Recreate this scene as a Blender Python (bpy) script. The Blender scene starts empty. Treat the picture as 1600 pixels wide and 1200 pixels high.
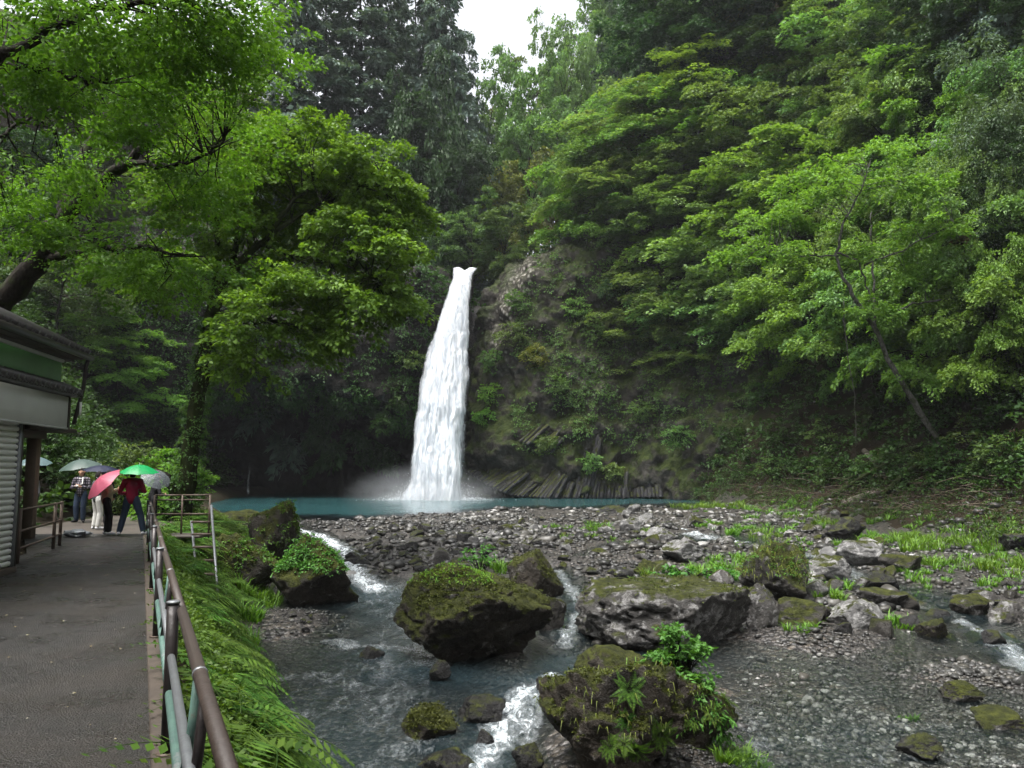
import bpy, math, random
import numpy as np
from mathutils import Vector, Matrix

# ------------------------------------------------------------------ scene, camera, light
scn = bpy.context.scene
C = scn.collection
R_ = math.radians
F_PX = 1255.0
PITCH = math.atan(136.0 / F_PX)
CAMZ = 1.6

cam_d = bpy.data.cameras.new('camera')
cam_d.sensor_width = 36.0
cam_d.lens = 36.0 * F_PX / 1600.0
cam_d.clip_start = 0.05
cam_d.clip_end = 600.0
cam = bpy.data.objects.new('camera', cam_d)
C.objects.link(cam)
cam.location = (0, 0, CAMZ)
cam.rotation_euler = (R_(90) + PITCH, 0, 0)
scn.camera = cam

SUN_EL = 71.0
SUN_AZ = 232.0      # degrees clockwise from +Y: behind and left of the viewpoint
world = bpy.data.worlds.new('World')
scn.world = world
world.use_nodes = True
wn = world.node_tree
for n in list(wn.nodes):
    wn.nodes.remove(n)
w_out = wn.nodes.new('ShaderNodeOutputWorld')
w_bg = wn.nodes.new('ShaderNodeBackground')
w_sky = wn.nodes.new('ShaderNodeTexSky')
w_sky.sky_type = 'NISHITA'
w_sky.sun_disc = False
w_sky.sun_elevation = R_(SUN_EL)
w_sky.sun_rotation = R_(SUN_AZ)
w_sky.air_density = 1.0
w_sky.dust_density = 6.0
w_hsv = wn.nodes.new('ShaderNodeHueSaturation')
w_hsv.inputs['Saturation'].default_value = 0.22
w_bg.inputs['Strength'].default_value = 0.11
wn.links.new(w_sky.outputs[0], w_hsv.inputs['Color'])
wn.links.new(w_hsv.outputs[0], w_bg.inputs['Color'])
wn.links.new(w_bg.outputs[0], w_out.inputs['Surface'])

sun_d = bpy.data.lights.new('sun', 'SUN')
sun_d.energy = 1.5
sun_d.angle = R_(35)
sun_d.color = (1.0, 0.97, 0.92)
sun = bpy.data.objects.new('sun', sun_d)
C.objects.link(sun)
sun.location = (0, 40, 90)
_sd = Vector((math.sin(R_(SUN_AZ)) * math.cos(R_(SUN_EL)), math.cos(R_(SUN_AZ)) * math.cos(R_(SUN_EL)), math.sin(R_(SUN_EL))))
sun.rotation_euler = _sd.to_track_quat('Z', 'Y').to_euler()

vs = scn.view_settings
vs.view_transform = 'Standard'
vs.look = 'None'
vs.exposure = 1.98
vs.gamma = 1.0
vs.use_curve_mapping = False

# ------------------------------------------------------------------ numeric helpers
def hash3(ix, iy, iz, seed=0):
    h = (ix.astype(np.int64) * 374761393 + iy.astype(np.int64) * 668265263 + iz.astype(np.int64) * 2147483647 + seed * 974711)
    h = (h ^ (h >> 13)) * 1274126177
    h = h & 0x7fffffff
    h = (h ^ (h >> 16)) * 2246822519
    h = h & 0x7fffffff
    return (h & 0xffffff) / float(0xffffff)

def vnoise(p, seed=0):
    p = np.asarray(p, float)
    i = np.floor(p).astype(np.int64)
    f = p - i
    f = f * f * (3 - 2 * f)
    x, y, z = i[..., 0], i[..., 1], i[..., 2]
    fx, fy, fz = f[..., 0], f[..., 1], f[..., 2]
    def c(a, b, d):
        return hash3(x + a, y + b, z + d, seed)
    x00 = c(0, 0, 0) * (1 - fx) + c(1, 0, 0) * fx
    x10 = c(0, 1, 0) * (1 - fx) + c(1, 1, 0) * fx
    x01 = c(0, 0, 1) * (1 - fx) + c(1, 0, 1) * fx
    x11 = c(0, 1, 1) * (1 - fx) + c(1, 1, 1) * fx
    y0 = x00 * (1 - fy) + x10 * fy
    y1 = x01 * (1 - fy) + x11 * fy
    return (y0 * (1 - fz) + y1 * fz) * 2 - 1

def fbm(p, octaves=4, seed=0, gain=0.5):
    p = np.asarray(p, float)
    s = 0.0
    a = 1.0
    for k in range(octaves):
        s = s + a * vnoise(p, seed + k * 17)
        p = p * 2.03 + 11.3
        a *= gain
    return s

def nz2(X, Y, scale, octaves=3, seed=0):
    return fbm(np.stack([X * scale, Y * scale, np.zeros_like(X) + 0.5], -1), octaves, seed)

def sstep(a, b, x):
    t = np.clip((x - a) / (b - a), 0, 1)
    return t * t * (3 - 2 * t)

def norm(v):
    v = np.asarray(v, float)
    return v / np.maximum(np.linalg.norm(v, axis=-1, keepdims=True), 1e-9)

def ray(px, py):
    u = (px - 800.0) / F_PX
    v = (600.0 - py) / F_PX
    cp, sp = math.cos(PITCH), math.sin(PITCH)
    y = cp - v * sp
    z = sp + v * cp
    return u / y, z / y          # X and Z per metre of depth

def at(px, py, Y):
    a, b = ray(px, py)
    return np.array([a * Y, Y, CAMZ + b * Y])

# ------------------------------------------------------------------ lie of the land
def zr(Y):   # river level
    return CAMZ - np.interp(Y, [4, 8, 12, 16, 20, 23, 30, 45, 60, 95], [4.35, 4.28, 4.15, 4.0, 3.75, 3.5, 3.15, 2.68, 2.4, 2.38])

def river_pt(px, py):
    a, b = ray(px, py)
    lo, hi = 5.0, 90.0
    for _ in range(40):
        m = (lo + hi) / 2
        if CAMZ + b * m > zr(m):
            lo = m
        else:
            hi = m
    return np.array([a * lo, lo, CAMZ + b * lo])

def river_pts(px, py):
    u = (px - 800.0) / F_PX; v = (600.0 - py) / F_PX
    cp, sp = math.cos(PITCH), math.sin(PITCH)
    y = cp - v * sp
    a, b = u / y, (sp + v * cp) / y
    lo, hi = np.full(len(px), 5.0), np.full(len(px), 90.0)
    for _ in range(32):
        m = (lo + hi) / 2
        k = CAMZ + b * m > zr(m)
        lo = np.where(k, m, lo); hi = np.where(k, hi, m)
    return np.stack([a * lo, lo, CAMZ + b * lo], -1)

EY = [-20, 0, 20.7, 24, 28, 35, 50, 60, 75]
EX = [9.45, 0.27, -9.23, -10.0, -11.0, -14.0, -20.0, -24.0, -27.0]
LY = [-20, 0, 5, 8, 11, 14, 17, 20, 23, 27, 32, 40, 50, 60, 75]
LX = [12, 2.4, -0.2, -1.5, -2.9, -4.1, -5.3, -6.4, -6.9, -7.4, -9.0, -13, -17.5, -21, -24]
RY = [-20, 0, 8, 20, 27, 35, 45, 55, 65, 72, 90]
RX = [14, 14.5, 15, 16, 17.5, 18.5, 17.5, 15.8, 13.8, 13, 12]
FRY = [-20, 8, 20, 30, 40, 50, 60, 70, 90]
FRX = [21, 21, 22, 23.2, 22.6, 20.8, 17.6, 14.8, 12]
FLY = [-20, 5, 20, 28, 40, 60, 90]
FLX = [-13, -13, -14.5, -15.5, -19.5, -27, -29]

CH = []      # channels: polyline points, width, depth
def channel(pts, w, a):
    CH.append((np.array([river_pt(*p)[:2] for p in pts]), w, a))
channel([(430, 815), (500, 838), (535, 858), (550, 885), (590, 930)], 1.0, 0.30)
channel([(590, 930), (600, 1000), (570, 1080), (540, 1200)], 2.3, 0.42)
channel([(640, 1030), (800, 1075), (990, 1035), (1090, 1040)], 1.0, 0.28)
channel([(870, 890), (905, 950), (885, 1000), (875, 1050), (800, 1120), (750, 1200)], 0.65, 0.35)
channel([(1060, 850), (1140, 838), (1250, 868), (1330, 905), (1450, 930), (1560, 990), (1640, 1050)], 0.9, 0.32)
channel([(900, 870), (960, 850), (1080, 835)], 0.6, 0.26)
channel([(1150, 1010), (1330, 1050), (1500, 1000)], 1.3, 0.18)
channel([(1180, 1170), (1400, 1150), (1620, 1150)], 1.6, 0.26)
BL = []
def blob(px, py, rx, ry, a):
    p = river_pt(px, py)
    BL.append((p[0], p[1], rx, ry, a))
blob(700, 855, 4.0, 7, 0.22)
blob(850, 815, 9.0, 7, 0.12)
blob(450, 975, 1.2, 1.6, 0.30)
blob(1010, 1185, 1.5, 0.9, 0.25)
blob(1500, 1062, 1.5, 0.9, 0.16)
blob(1250, 1000, 2.5, .8, 0.12)
blob(1350, 1090, 4.2, 1.4, -0.12)
blob(1560, 1120, 2.0, 0.9, 0.10)
blob(1000, 870, 2.5, 3, 0.08)

def seg_dist(X, Y, P):
    d = np.full(np.shape(X), 1e9)
    for a, b in zip(P[:-1], P[1:]):
        ab = b - a
        t = np.clip(((X - a[0]) * ab[0] + (Y - a[1]) * ab[1]) / (ab @ ab), 0, 1)
        d = np.minimum(d, np.hypot(X - a[0] - ab[0] * t, Y - a[1] - ab[1] * t))
    return d

def bed_off(X, Y):
    o = 0.06 + 0.10 * nz2(X, Y, 0.45, 3, 5) + 0.03 * nz2(X, Y, 2.2, 2, 9)
    for P, w, a in CH:
        o = o - a * np.exp(-(seg_dist(X, Y, P) / w) ** 2)
    for x, y, rx, ry, a in BL:
        o = o + a * np.exp(-((X - x) / rx) ** 2 - ((Y - y) / ry) ** 2)
    edge = 45.5 + 3.0 * nz2(X, Y * 0 + 3, 0.2, 4, 4) + np.clip(X + 8, 0, 10) * 0.75 + np.clip(X - 4, 0, 20) * 0.5
    o = o - 1.4 * sstep(edge, edge + 9, Y) - 0.05 * sstep(edge - 3, edge + 1, Y)
    return o

def H(X, Y, detail=True):
    X = np.asarray(X, float); Y = np.asarray(Y, float)
    E = np.interp(Y, EY, EX); L = np.interp(Y, LY, LX)
    Rr = np.interp(Y, RY, RX); RF = np.interp(Y, FRY, FRX); FL = np.interp(Y, FLY, FLX)
    riv = zr(Y) + bed_off(X, Y)
    tl = np.clip((L - X) / np.maximum(L - E, 0.3), 0, 1)
    z = riv * (1 - sstep(0, 1, tl ** 0.75)) + (-0.06) * sstep(0, 1, tl ** 0.75)
    tr = np.clip((X - Rr) / (RF - Rr), 0, 1)
    z = z + 1.9 * tr ** 1.3
    n = nz2(X, Y, 0.16, 4, 21)
    zl = np.clip(FL - X, 0, None)
    z = z + 1.35 * np.clip(zl - 0.5, 0, None) * (1 + 0.12 * n)
    zr_ = np.clip(X - RF, 0, None)
    z = z + (2.1 * zr_) * (1 + 0.15 * n)
    # land behind the falls
    Yb = np.interp(X, [-60, -30, -27, -10, -7.5, -4, 12, 20], [88, 88, 88, 88, 79, 77, 76, 70])
    side = np.clip(np.abs(X + 4.2) - 4.0, 0, None)
    hb = 18.6 + 0.10 * np.clip(Y - 76, 0, 100) + 1.15 * side + 1.2 * n
    tb = sstep(Yb, Yb + 2.5, Y)
    z = z + (np.maximum(hb, z) - z) * tb
    z = np.where(z > 46, 46 + (z - 46) * 0.3, z)
    hill = np.clip(np.maximum(zl, zr_), 0, 3) / 3
    z = z + hill * 0.9 * nz2(X, Y, 0.5, 3, 31)
    z = z + np.where((tl > 0.05) & (tl < 0.95), 0.12 * nz2(X, Y, 1.1, 2, 41), 0)
    return z

def Hs(x, y):
    return float(H(np.array([x]), np.array([y]))[0])

def ray_land(px, py, above=0.0, y0=8.0, y1=135.0):
    a, b = ray(px, py)
    Ys = np.linspace(y0, y1, 900)
    d = CAMZ + b * Ys - (H(a * Ys, Ys) + above)
    k = np.argmax(d < 0) if (d < 0).any() else len(Ys) - 1
    return np.array([a * Ys[k], Ys[k], CAMZ + b * Ys[k]])

# ------------------------------------------------------------------ mesh collecting
class MB:
    def __init__(s):
        s.v = []; s.f = []; s.a = []; s.n = 0
    def add(s, v, f, a=None):
        v = np.asarray(v, float).reshape(-1, 3)
        fl = f if isinstance(f, list) else [f]
        for q in fl:
            q = np.asarray(q, np.int64)
            if len(q):
                s.f.append(q + s.n)
        s.v.append(v)
        s.a.append(np.zeros(len(v)) if a is None else np.broadcast_to(np.asarray(a, float), (len(v),)))
        s.n += len(v)
        return s
    def mesh(s, name, mat, smooth=False):
        me = bpy.data.meshes.new(name)
        v = np.concatenate(s.v); a = np.concatenate(s.a)
        me.vertices.add(len(v))
        me.vertices.foreach_set('co', v.astype(np.float32).ravel())
        li = np.concatenate([q.ravel() for q in s.f])
        tot = np.concatenate([np.full(len(q), q.shape[1]) for q in s.f])
        st = np.concatenate([[0], np.cumsum(tot)[:-1]])
        me.loops.add(len(li))
        me.loops.foreach_set('vertex_index', li.astype(np.int32))
        me.polygons.add(len(tot))
        me.polygons.foreach_set('loop_start', st.astype(np.int32))
        me.update(calc_edges=True)
        if smooth:
            me.polygons.foreach_set('use_smooth', np.ones(len(tot), bool))
        at_ = me.attributes.new('tone', 'FLOAT', 'POINT')
        at_.data.foreach_set('value', a.astype(np.float32))
        if mat is not None:
            me.materials.append(mat)
        return me
    def build(s, name, mat, parent=None, smooth=False):
        o = bpy.data.objects.new(name, s.mesh(name, mat, smooth))
        C.objects.link(o)
        if parent is not None:
            o.parent = parent
        return o

def tag(o, label=None, cat=None, group=None, kind=None):
    if label: o['label'] = label
    if cat: o['category'] = cat
    if group: o['group'] = group
    if kind: o['kind'] = kind
    return o

def empty(name, loc, rz=0, label=None, cat=None, group=None):
    o = bpy.data.objects.new(name, None)
    o.empty_display_size = 0.2
    C.objects.link(o)
    o.location = tuple(float(q) for q in loc); o.rotation_euler = (0, 0, rz)
    return tag(o, label, cat, group)

def link_copy(src, parent=None):
    o = src.copy(); C.objects.link(o); o.parent = parent
    return o

BOXF = np.array([[0, 3, 2, 1], [4, 5, 6, 7], [0, 1, 5, 4], [1, 2, 6, 5], [2, 3, 7, 6], [3, 0, 4, 7]])
def box(x0, x1, y0, y1, z0, z1):
    return np.array([[x0, y0, z0], [x1, y0, z0], [x1, y1, z0], [x0, y1, z0], [x0, y0, z1], [x1, y0, z1], [x1, y1, z1], [x0, y1, z1]], float), BOXF

def bevel_box(x0, x1, y0, y1, z0, z1, b=0.01):
    # chamfered box as a hull of rings along z
    rings = []
    for z, s in ((z0, b), (z0 + b, 0), (z1 - b, 0), (z1, b)):
        xs0, xs1, ys0, ys1 = x0 + s, x1 - s, y0 + s, y1 - s
        c = b
        rings.append([[xs0 + c, ys0, z], [xs1 - c, ys0, z], [xs1, ys0 + c, z], [xs1, ys1 - c, z], [xs1 - c, ys1, z], [xs0 + c, ys1, z], [xs0, ys1 - c, z], [xs0, ys0 + c, z]])
    v = np.array(rings).reshape(-1, 3)
    f = []
    for r in range(3):
        for k in range(8):
            f.append([r * 8 + k, r * 8 + (k + 1) % 8, r * 8 + 8 + (k + 1) % 8, r * 8 + 8 + k])
    return v, [np.array(f), np.array([[7, 6, 5, 4, 3, 2, 1, 0]]), np.array([[24, 25, 26, 27, 28, 29, 30, 31]])]

def tube(P, rad, k=6, cap=True, squash=None):
    P = np.asarray(P, float)
    n = len(P)
    rad = np.broadcast_to(np.asarray(rad, float), (n,))
    T = norm(np.gradient(P, axis=0))
    ref = np.array([0, 0, 1.0]) if abs(T[:, 2]).mean() < 0.75 else np.array([1.0, 0, 0])
    A = norm(np.cross(T, ref)); B = np.cross(T, A)
    if squash is None:
        sx = sy = 1.0
    else:
        sx, sy = squash
    ang = np.arange(k) * 2 * np.pi / k
    v = P[:, None, :] + rad[:, None, None] * (sx * np.cos(ang)[None, :, None] * A[:, None, :] + sy * np.sin(ang)[None, :, None] * B[:, None, :])
    i = np.arange(n - 1)[:, None] * k; j = np.arange(k)[None, :]
    f = np.stack([i + j, i + k + j, i + k + (j + 1) % k, i + (j + 1) % k], -1).reshape(-1, 4)
    fl = [f]
    if cap:
        fl.append(np.arange(k)[None, :]); fl.append(((n - 1) * k + np.arange(k))[None, ::-1])
    return v.reshape(-1, 3), fl

def capsule(P, rad, k=10):
    # a tube with rounded ends
    P = [np.asarray(p, float) for p in P]; rad = list(rad)
    d0 = norm(P[0] - P[1]); d1 = norm(P[-1] - P[-2])
    s = [(P[0] + d0 * rad[0] * 0.98, rad[0] * 0.2), (P[0] + d0 * rad[0] * 0.7, rad[0] * 0.72)]
    e = [(P[-1] + d1 * rad[-1] * 0.7, rad[-1] * 0.72), (P[-1] + d1 * rad[-1] * 0.98, rad[-1] * 0.2)]
    al = s + list(zip(P, rad)) + e
    return tube([q[0] for q in al], [q[1] for q in al], k)

def grid_faces(n, m):
    i = np.arange(n - 1)[:, None] * m; j = np.arange(m - 1)[None, :]
    return np.stack([i + j, i + j + 1, i + m + j + 1, i + m + j], -1).reshape(-1, 4)

_ico = {}
def ico(level):
    if level in _ico:
        return _ico[level]
    t = (1 + 5 ** 0.5) / 2
    v = [(-1, t, 0), (1, t, 0), (-1, -t, 0), (1, -t, 0), (0, -1, t), (0, 1, t), (0, -1, -t), (0, 1, -t), (t, 0, -1), (t, 0, 1), (-t, 0, -1), (-t, 0, 1)]
    v = norm(np.array(v, float))
    f = np.array([(0, 11, 5), (0, 5, 1), (0, 1, 7), (0, 7, 10), (0, 10, 11), (1, 5, 9), (5, 11, 4), (11, 10, 2), (10, 7, 6), (7, 1, 8), (3, 9, 4), (3, 4, 2), (3, 2, 6), (3, 6, 8), (3, 8, 9), (4, 9, 5), (2, 4, 11), (6, 2, 10), (8, 6, 7), (9, 8, 1)])
    for _ in range(level):
        e = np.sort(np.concatenate([f[:, [0, 1]], f[:, [1, 2]], f[:, [2, 0]]]), axis=1)
        u, inv = np.unique(e, axis=0, return_inverse=True)
        inv = inv.ravel()
        mid = norm(v[u[:, 0]] + v[u[:, 1]])
        m = len(f); o = len(v)
        a, b, c = inv[:m] + o, inv[m:2 * m] + o, inv[2 * m:] + o
        v = np.concatenate([v, mid])
        f = np.concatenate([np.stack([f[:, 0], a, c], 1), np.stack([f[:, 1], b, a], 1), np.stack([f[:, 2], c, b], 1), np.stack([a, b, c], 1)])
    _ico[level] = (v, f)
    return v, f

def rock_verts(rng, level, planes=16, sharp=18.0, rough=0.06, blocky=0.5):
    d, f = ico(level)
    n = norm(rng.normal(size=(planes, 3)))
    axes = norm(np.linalg.qr(rng.normal(size=(3, 3)))[0])
    nb = int(planes * blocky)
    for k in range(nb):
        n[k] = norm(axes[k % 3] * (1 if rng.random() < 0.5 else -1) + rng.normal(size=3) * 0.22)
    off = rng.uniform(0.62, 1.0, planes)
    dots = np.maximum(d @ n.T, 1e-3)
    rr = off[None, :] / dots
    inv = (1 / rr) ** sharp
    r = 1.0 / (inv.sum(1) ** (1 / sharp))
    r = np.minimum(r, 1.35)
    s = rng.uniform(0, 100)
    if level >= 2:
        p = d * r[:, None]
        r = r * (1 + rough * 0.95 * fbm(p * 2.0 + s, 4 if level > 3 else 2, 3))
        if level >= 4:
            rid = 1 - np.abs(vnoise(p * np.array([3, 3, 5.0]) + s, 7))
            r = r * (1 - 0.06 * np.clip(rid - 0.86, 0, 1) / 0.14)
            r = r * (1 + 0.045 * fbm(p * 4.5 + s, 5, 8, .62))
    return d * r[:, None], f

# ------------------------------------------------------------------ materials
def mat(name):
    m = bpy.data.materials.new(name)
    m.use_nodes = True
    nt = m.node_tree
    for n in list(nt.nodes):
        nt.nodes.remove(n)
    return m, nt

class G:
    """small node-graph writer"""
    def __init__(s, name):
        s.m, s.nt = mat(name)
        s.out = s.nt.nodes.new('ShaderNodeOutputMaterial')
    def n(s, t, **kw):
        nd = s.nt.nodes.new(t)
        for k, v in kw.items():
            setattr(nd, k, v)
        return nd
    def set(s, nd, **kw):
        for k, v in kw.items():
            sk = nd.inputs[k.replace('_', ' ')]
            if hasattr(v, 'is_output') or isinstance(v, bpy.types.NodeSocket):
                s.nt.links.new(v, sk)
            else:
                sk.default_value = v
        return nd
    def link(s, a, b):
        s.nt.links.new(a, b)
    def coord(s, scale=(1, 1, 1), obj=False):
        if obj:
            o = s.n('ShaderNodeTexCoord').outputs['Object']
        else:
            o = s.n('ShaderNodeNewGeometry').outputs['Position']
        mp = s.n('ShaderNodeMapping')
        mp.inputs['Scale'].default_value = scale
        s.link(o, mp.inputs['Vector'])
        return mp.outputs[0]
    def noise(s, vec, scale, detail=4, rough=0.55, dist=0.0):
        nd = s.n('ShaderNodeTexNoise')
        s.link(vec, nd.inputs['Vector'])
        s.set(nd, Scale=scale, Detail=detail, Roughness=rough, Distortion=dist)
        return nd.outputs['Fac']
    def voro(s, vec, scale, feature='F1', rnd=1.0):
        nd = s.n('ShaderNodeTexVoronoi', feature=feature)
        s.link(vec, nd.inputs['Vector'])
        s.set(nd, Scale=scale, Randomness=rnd)
        return nd
    def ramp(s, fac, stops, interp='LINEAR'):
        nd = s.n('ShaderNodeValToRGB')
        cr = nd.color_ramp
        cr.interpolation = interp
        while len(cr.elements) < len(stops):
            cr.elements.new(0.5)
        for e, (p, c) in zip(cr.elements, stops):
            e.position = p
            e.color = (c[0], c[1], c[2], 1) if not np.isscalar(c) else (c, c, c, 1)
        s.link(fac, nd.inputs['Fac'])
        return nd.outputs['Color']
    def mix(s, fac, a, b, blend='MIX'):
        nd = s.n('ShaderNodeMix', data_type='RGBA', blend_type=blend)
        for sk, v in ((nd.inputs[0], fac), (nd.inputs[6], a), (nd.inputs[7], b)):
            if isinstance(v, bpy.types.NodeSocket):
                s.link(v, sk)
            elif np.isscalar(v):
                sk.default_value = v
            else:
                sk.default_value = (v[0], v[1], v[2], 1)
        return nd.outputs[2]
    def math(s, op, a, b=0.0, c=None, clamp=False):
        nd = s.n('ShaderNodeMath', operation=op, use_clamp=clamp)
        for sk, v in zip(nd.inputs, (a, b) if c is None else (a, b, c)):
            if isinstance(v, bpy.types.NodeSocket):
                s.link(v, sk)
            else:
                sk.default_value = v
        return nd.outputs[0]
    def attr(s, name):
        return s.n('ShaderNodeAttribute', attribute_name=name).outputs['Fac']
    def normz(s):
        x = s.n('ShaderNodeSeparateXYZ')
        s.link(s.n('ShaderNodeNewGeometry').outputs['Normal'], x.inputs[0])
        return x.outputs[2]
    def posz(s):
        x = s.n('ShaderNodeSeparateXYZ')
        s.link(s.n('ShaderNodeNewGeometry').outputs['Position'], x.inputs[0])
        return x.outputs[2]
    def bump(s, h, strength=0.5, dist=0.1, prev=None):
        nd = s.n('ShaderNodeBump')
        s.set(nd, Strength=strength, Distance=dist)
        s.link(h, nd.inputs['Height'])
        if prev is not None:
            s.link(prev, nd.inputs['Normal'])
        return nd.outputs[0]
    def bsdf(s, col, rough=0.7, normal=None, **kw):
        nd = s.n('ShaderNodeBsdfPrincipled')
        if isinstance(col, bpy.types.NodeSocket):
            s.link(col, nd.inputs['Base Color'])
        else:
            nd.inputs['Base Color'].default_value = (col[0], col[1], col[2], 1)
        if isinstance(rough, bpy.types.NodeSocket):
            s.link(rough, nd.inputs['Roughness'])
        else:
            nd.inputs['Roughness'].default_value = rough
        if normal is not None:
            s.link(normal, nd.inputs['Normal'])
        for k, v in kw.items():
            nd.inputs[k.replace('_', ' ')].default_value = v
        return nd.outputs[0]
    def surf(s, sh):
        s.link(sh, s.out.inputs['Surface'])
        return s.m

def plain(name, col, rough=0.6, metallic=0.0, var=0.25, scale=12.0, bump=0.0, spec=0.5):
    g = G(name)
    v = g.coord()
    n = g.noise(v, scale, 4)
    c = g.mix(n, [q * (1 - var) for q in col], [min(1, q * (1 + var)) for q in col])
    nr = g.bump(n, bump, 0.02) if bump else None
    return g.surf(g.bsdf(c, rough, nr, Metallic=metallic, Specular_IOR_Level=spec))

def leaf_mat(name, dark, light, trans=0.42, gloss=0.0, hue=0.03):
    g = G(name)
    t = g.attr('tone')
    oi = g.n('ShaderNodeObjectInfo').outputs['Random']
    c = g.mix(t, dark, light)
    hs = g.n('ShaderNodeHueSaturation')
    h = g.math('MULTIPLY_ADD', oi, hue, 0.5 - hue / 2)
    g.link(h, hs.inputs['Hue'])
    v = g.math('MULTIPLY_ADD', oi, 0.3, 0.85)
    g.link(v, hs.inputs['Value'])
    g.link(c, hs.inputs['Color'])
    c = hs.outputs[0]
    d = g.bsdf(c, 0.55, None, Specular_IOR_Level=0.25)
    tr = g.n('ShaderNodeBsdfTranslucent')
    c2 = g.mix(1.0, c, (1.25, 1.25, 0.5), 'MULTIPLY')
    g.link(c2, tr.inputs['Color'])
    mx = g.n('ShaderNodeMixShader')
    mx.inputs[0].default_value = trans
    g.link(d, mx.inputs[1]); g.link(tr.outputs[0], mx.inputs[2])
    return g.surf(mx.outputs[0])

M = {}
M['leaf_hero'] = leaf_mat('leaf_yellow_green', (0.045, 0.10, 0.012), (0.15, 0.265, 0.03), hue=0.0)
M['leaf_maple'] = leaf_mat('leaf_maple_green', (0.045, 0.115, 0.014), (0.125, 0.25, 0.03), hue=0.02)
M['leaf_bright'] = leaf_mat('leaf_bright_maple', (0.07, 0.16, 0.022), (0.17, 0.31, 0.06), hue=0.04)
M['leaf_fresh'] = leaf_mat('leaf_fresh_green', (0.06, 0.12, 0.03), (0.17, 0.28, 0.085), hue=0.05)
M['leaf_pale'] = leaf_mat('leaf_pale_green', (0.10, 0.17, 0.05), (0.20, 0.30, 0.10))
M['leaf_mid'] = leaf_mat('leaf_mid_green', (0.034, 0.075, 0.022), (0.115, 0.19, 0.055), hue=0.05)
M['leaf_dark'] = leaf_mat('leaf_dark_evergreen', (0.016, 0.042, 0.014), (0.045, 0.095, 0.03), 0.25)
M['leaf_cedar_hazed'] = leaf_mat('leaf_cedar_hazed', (0.04, 0.075, 0.06), (0.11, 0.165, 0.125), 0.2)  # lighter, bluer green with distance haze put into the leaf colour
M['leaf_olive'] = leaf_mat('leaf_olive', (0.07, 0.09, 0.018), (0.15, 0.17, 0.04))
M['leaf_bamboo'] = leaf_mat('leaf_bamboo', (0.05, 0.09, 0.05), (0.12, 0.18, 0.10), 0.3)
M['leaf_straw'] = leaf_mat('leaf_dry_straw', (0.10, 0.08, 0.03), (0.22, 0.17, 0.08), 0.3)
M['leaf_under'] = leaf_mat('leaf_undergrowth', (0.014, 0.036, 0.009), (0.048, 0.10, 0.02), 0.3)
M['leaf_brown'] = leaf_mat('leaf_brown_dead', (0.012, 0.008, 0.004), (0.075, 0.045, 0.022), 0.15)
M['grass'] = leaf_mat('grass_blades', (0.04, 0.10, 0.012), (0.13, 0.25, 0.03), 0.35)
M['fern'] = leaf_mat('fern_fronds', (0.028, 0.075, 0.010), (0.105, 0.20, 0.026), 0.36, hue=0.05)
M['moss'] = leaf_mat('moss_tufts', (0.022, 0.030, 0.005), (0.085, 0.105, 0.014), 0.25)
M['bush'] = leaf_mat('bush_leaves', (0.035, 0.12, 0.02), (0.09, 0.25, 0.045), 0.35)

def bark_mat(name, dark, light, moss=0.3):
    g = G(name)
    v = g.coord((1, 1, 0.25))
    n = g.noise(v, 14, 5, 0.65)
    c = g.ramp(n, [(0.3, dark), (0.7, light)])
    m = g.noise(g.coord(), 2.6, 4)
    mf = g.ramp(m, [(0.62 - moss * 0.3, 0.0), (0.72 - moss * 0.3, 0.8)])
    c = g.mix(mf, c, (0.022, 0.032, 0.008))
    return g.surf(g.bsdf(c, 0.85, g.bump(n, 1.0, 0.06), Specular_IOR_Level=0.12))
M['bark'] = bark_mat('bark_dark', (0.007, 0.006, 0.005), (0.028, 0.023, 0.018))
M['bark_mossy'] = bark_mat('bark_mossy', (0.008, 0.007, 0.005), (0.026, 0.022, 0.016), 0.9)
M['bark_pale'] = bark_mat('bark_pale', (0.03, 0.028, 0.025), (0.15, 0.145, 0.135), 0.35)
M['log'] = bark_mat('log_wood', (0.05, 0.042, 0.035), (0.16, 0.14, 0.12), 0.5)
M['twig'] = bark_mat('twig_wood', (0.05, 0.04, 0.03), (0.17, 0.14, 0.11), 0.0)

def rock_mat(name, dark, mid, pale, moss=0.5, lichen=0.4, mosscol=((0.010, 0.013, 0.003), (0.058, 0.066, 0.009)), wet=0.45, mscale=1.0, obj=False):
    g = G(name)
    v = g.coord(obj=obj)
    n1 = g.noise(v, 1.3, 6, 0.62)
    n2 = g.noise(v, 7.0, 5, 0.7)
    c = g.ramp(n1, [(0.30, dark), (0.52, mid), (0.75, [q * 1.25 for q in mid])])
    c = g.mix(g.math('MULTIPLY', n2, 0.55), c, [q * 0.45 for q in dark])
    lm = g.noise(v, 3.1, 6, 0.72, 0.4)
    lf = g.ramp(lm, [(0.62 - lichen * 0.16, 0.0), (0.67 - lichen * 0.14, 1.0)])
    c = g.mix(lf, c, g.mix(n2, [q * 0.6 for q in pale], pale))
    nz = g.normz()
    mn = g.noise(v, 1.7 * mscale, 5, 0.65)
    k = g.math('ADD', g.math('MULTIPLY', nz, 0.40), mn)
    mfac = g.ramp(k, [(0.98 - moss * 0.6, 0.0), (1.08 - moss * 0.6, 1.0)])
    mc = g.ramp(g.noise(v, 5.5, 5, 0.7), [(0.33, mosscol[0]), (0.5, [(a + b) / 2.3 for a, b in zip(*mosscol)]), (0.68, mosscol[1])])
    c = g.mix(mfac, c, mc)
    fine = g.noise(v, 30.0, 4, 0.7)
    b = g.bump(n2, 0.9, 0.12)
    b = g.bump(fine, 1.0, 0.04, b)
    r = g.math('MULTIPLY_ADD', mfac, 0.5, wet, clamp=True)
    return g.surf(g.bsdf(c, r, b, Specular_IOR_Level=0.25))
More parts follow.
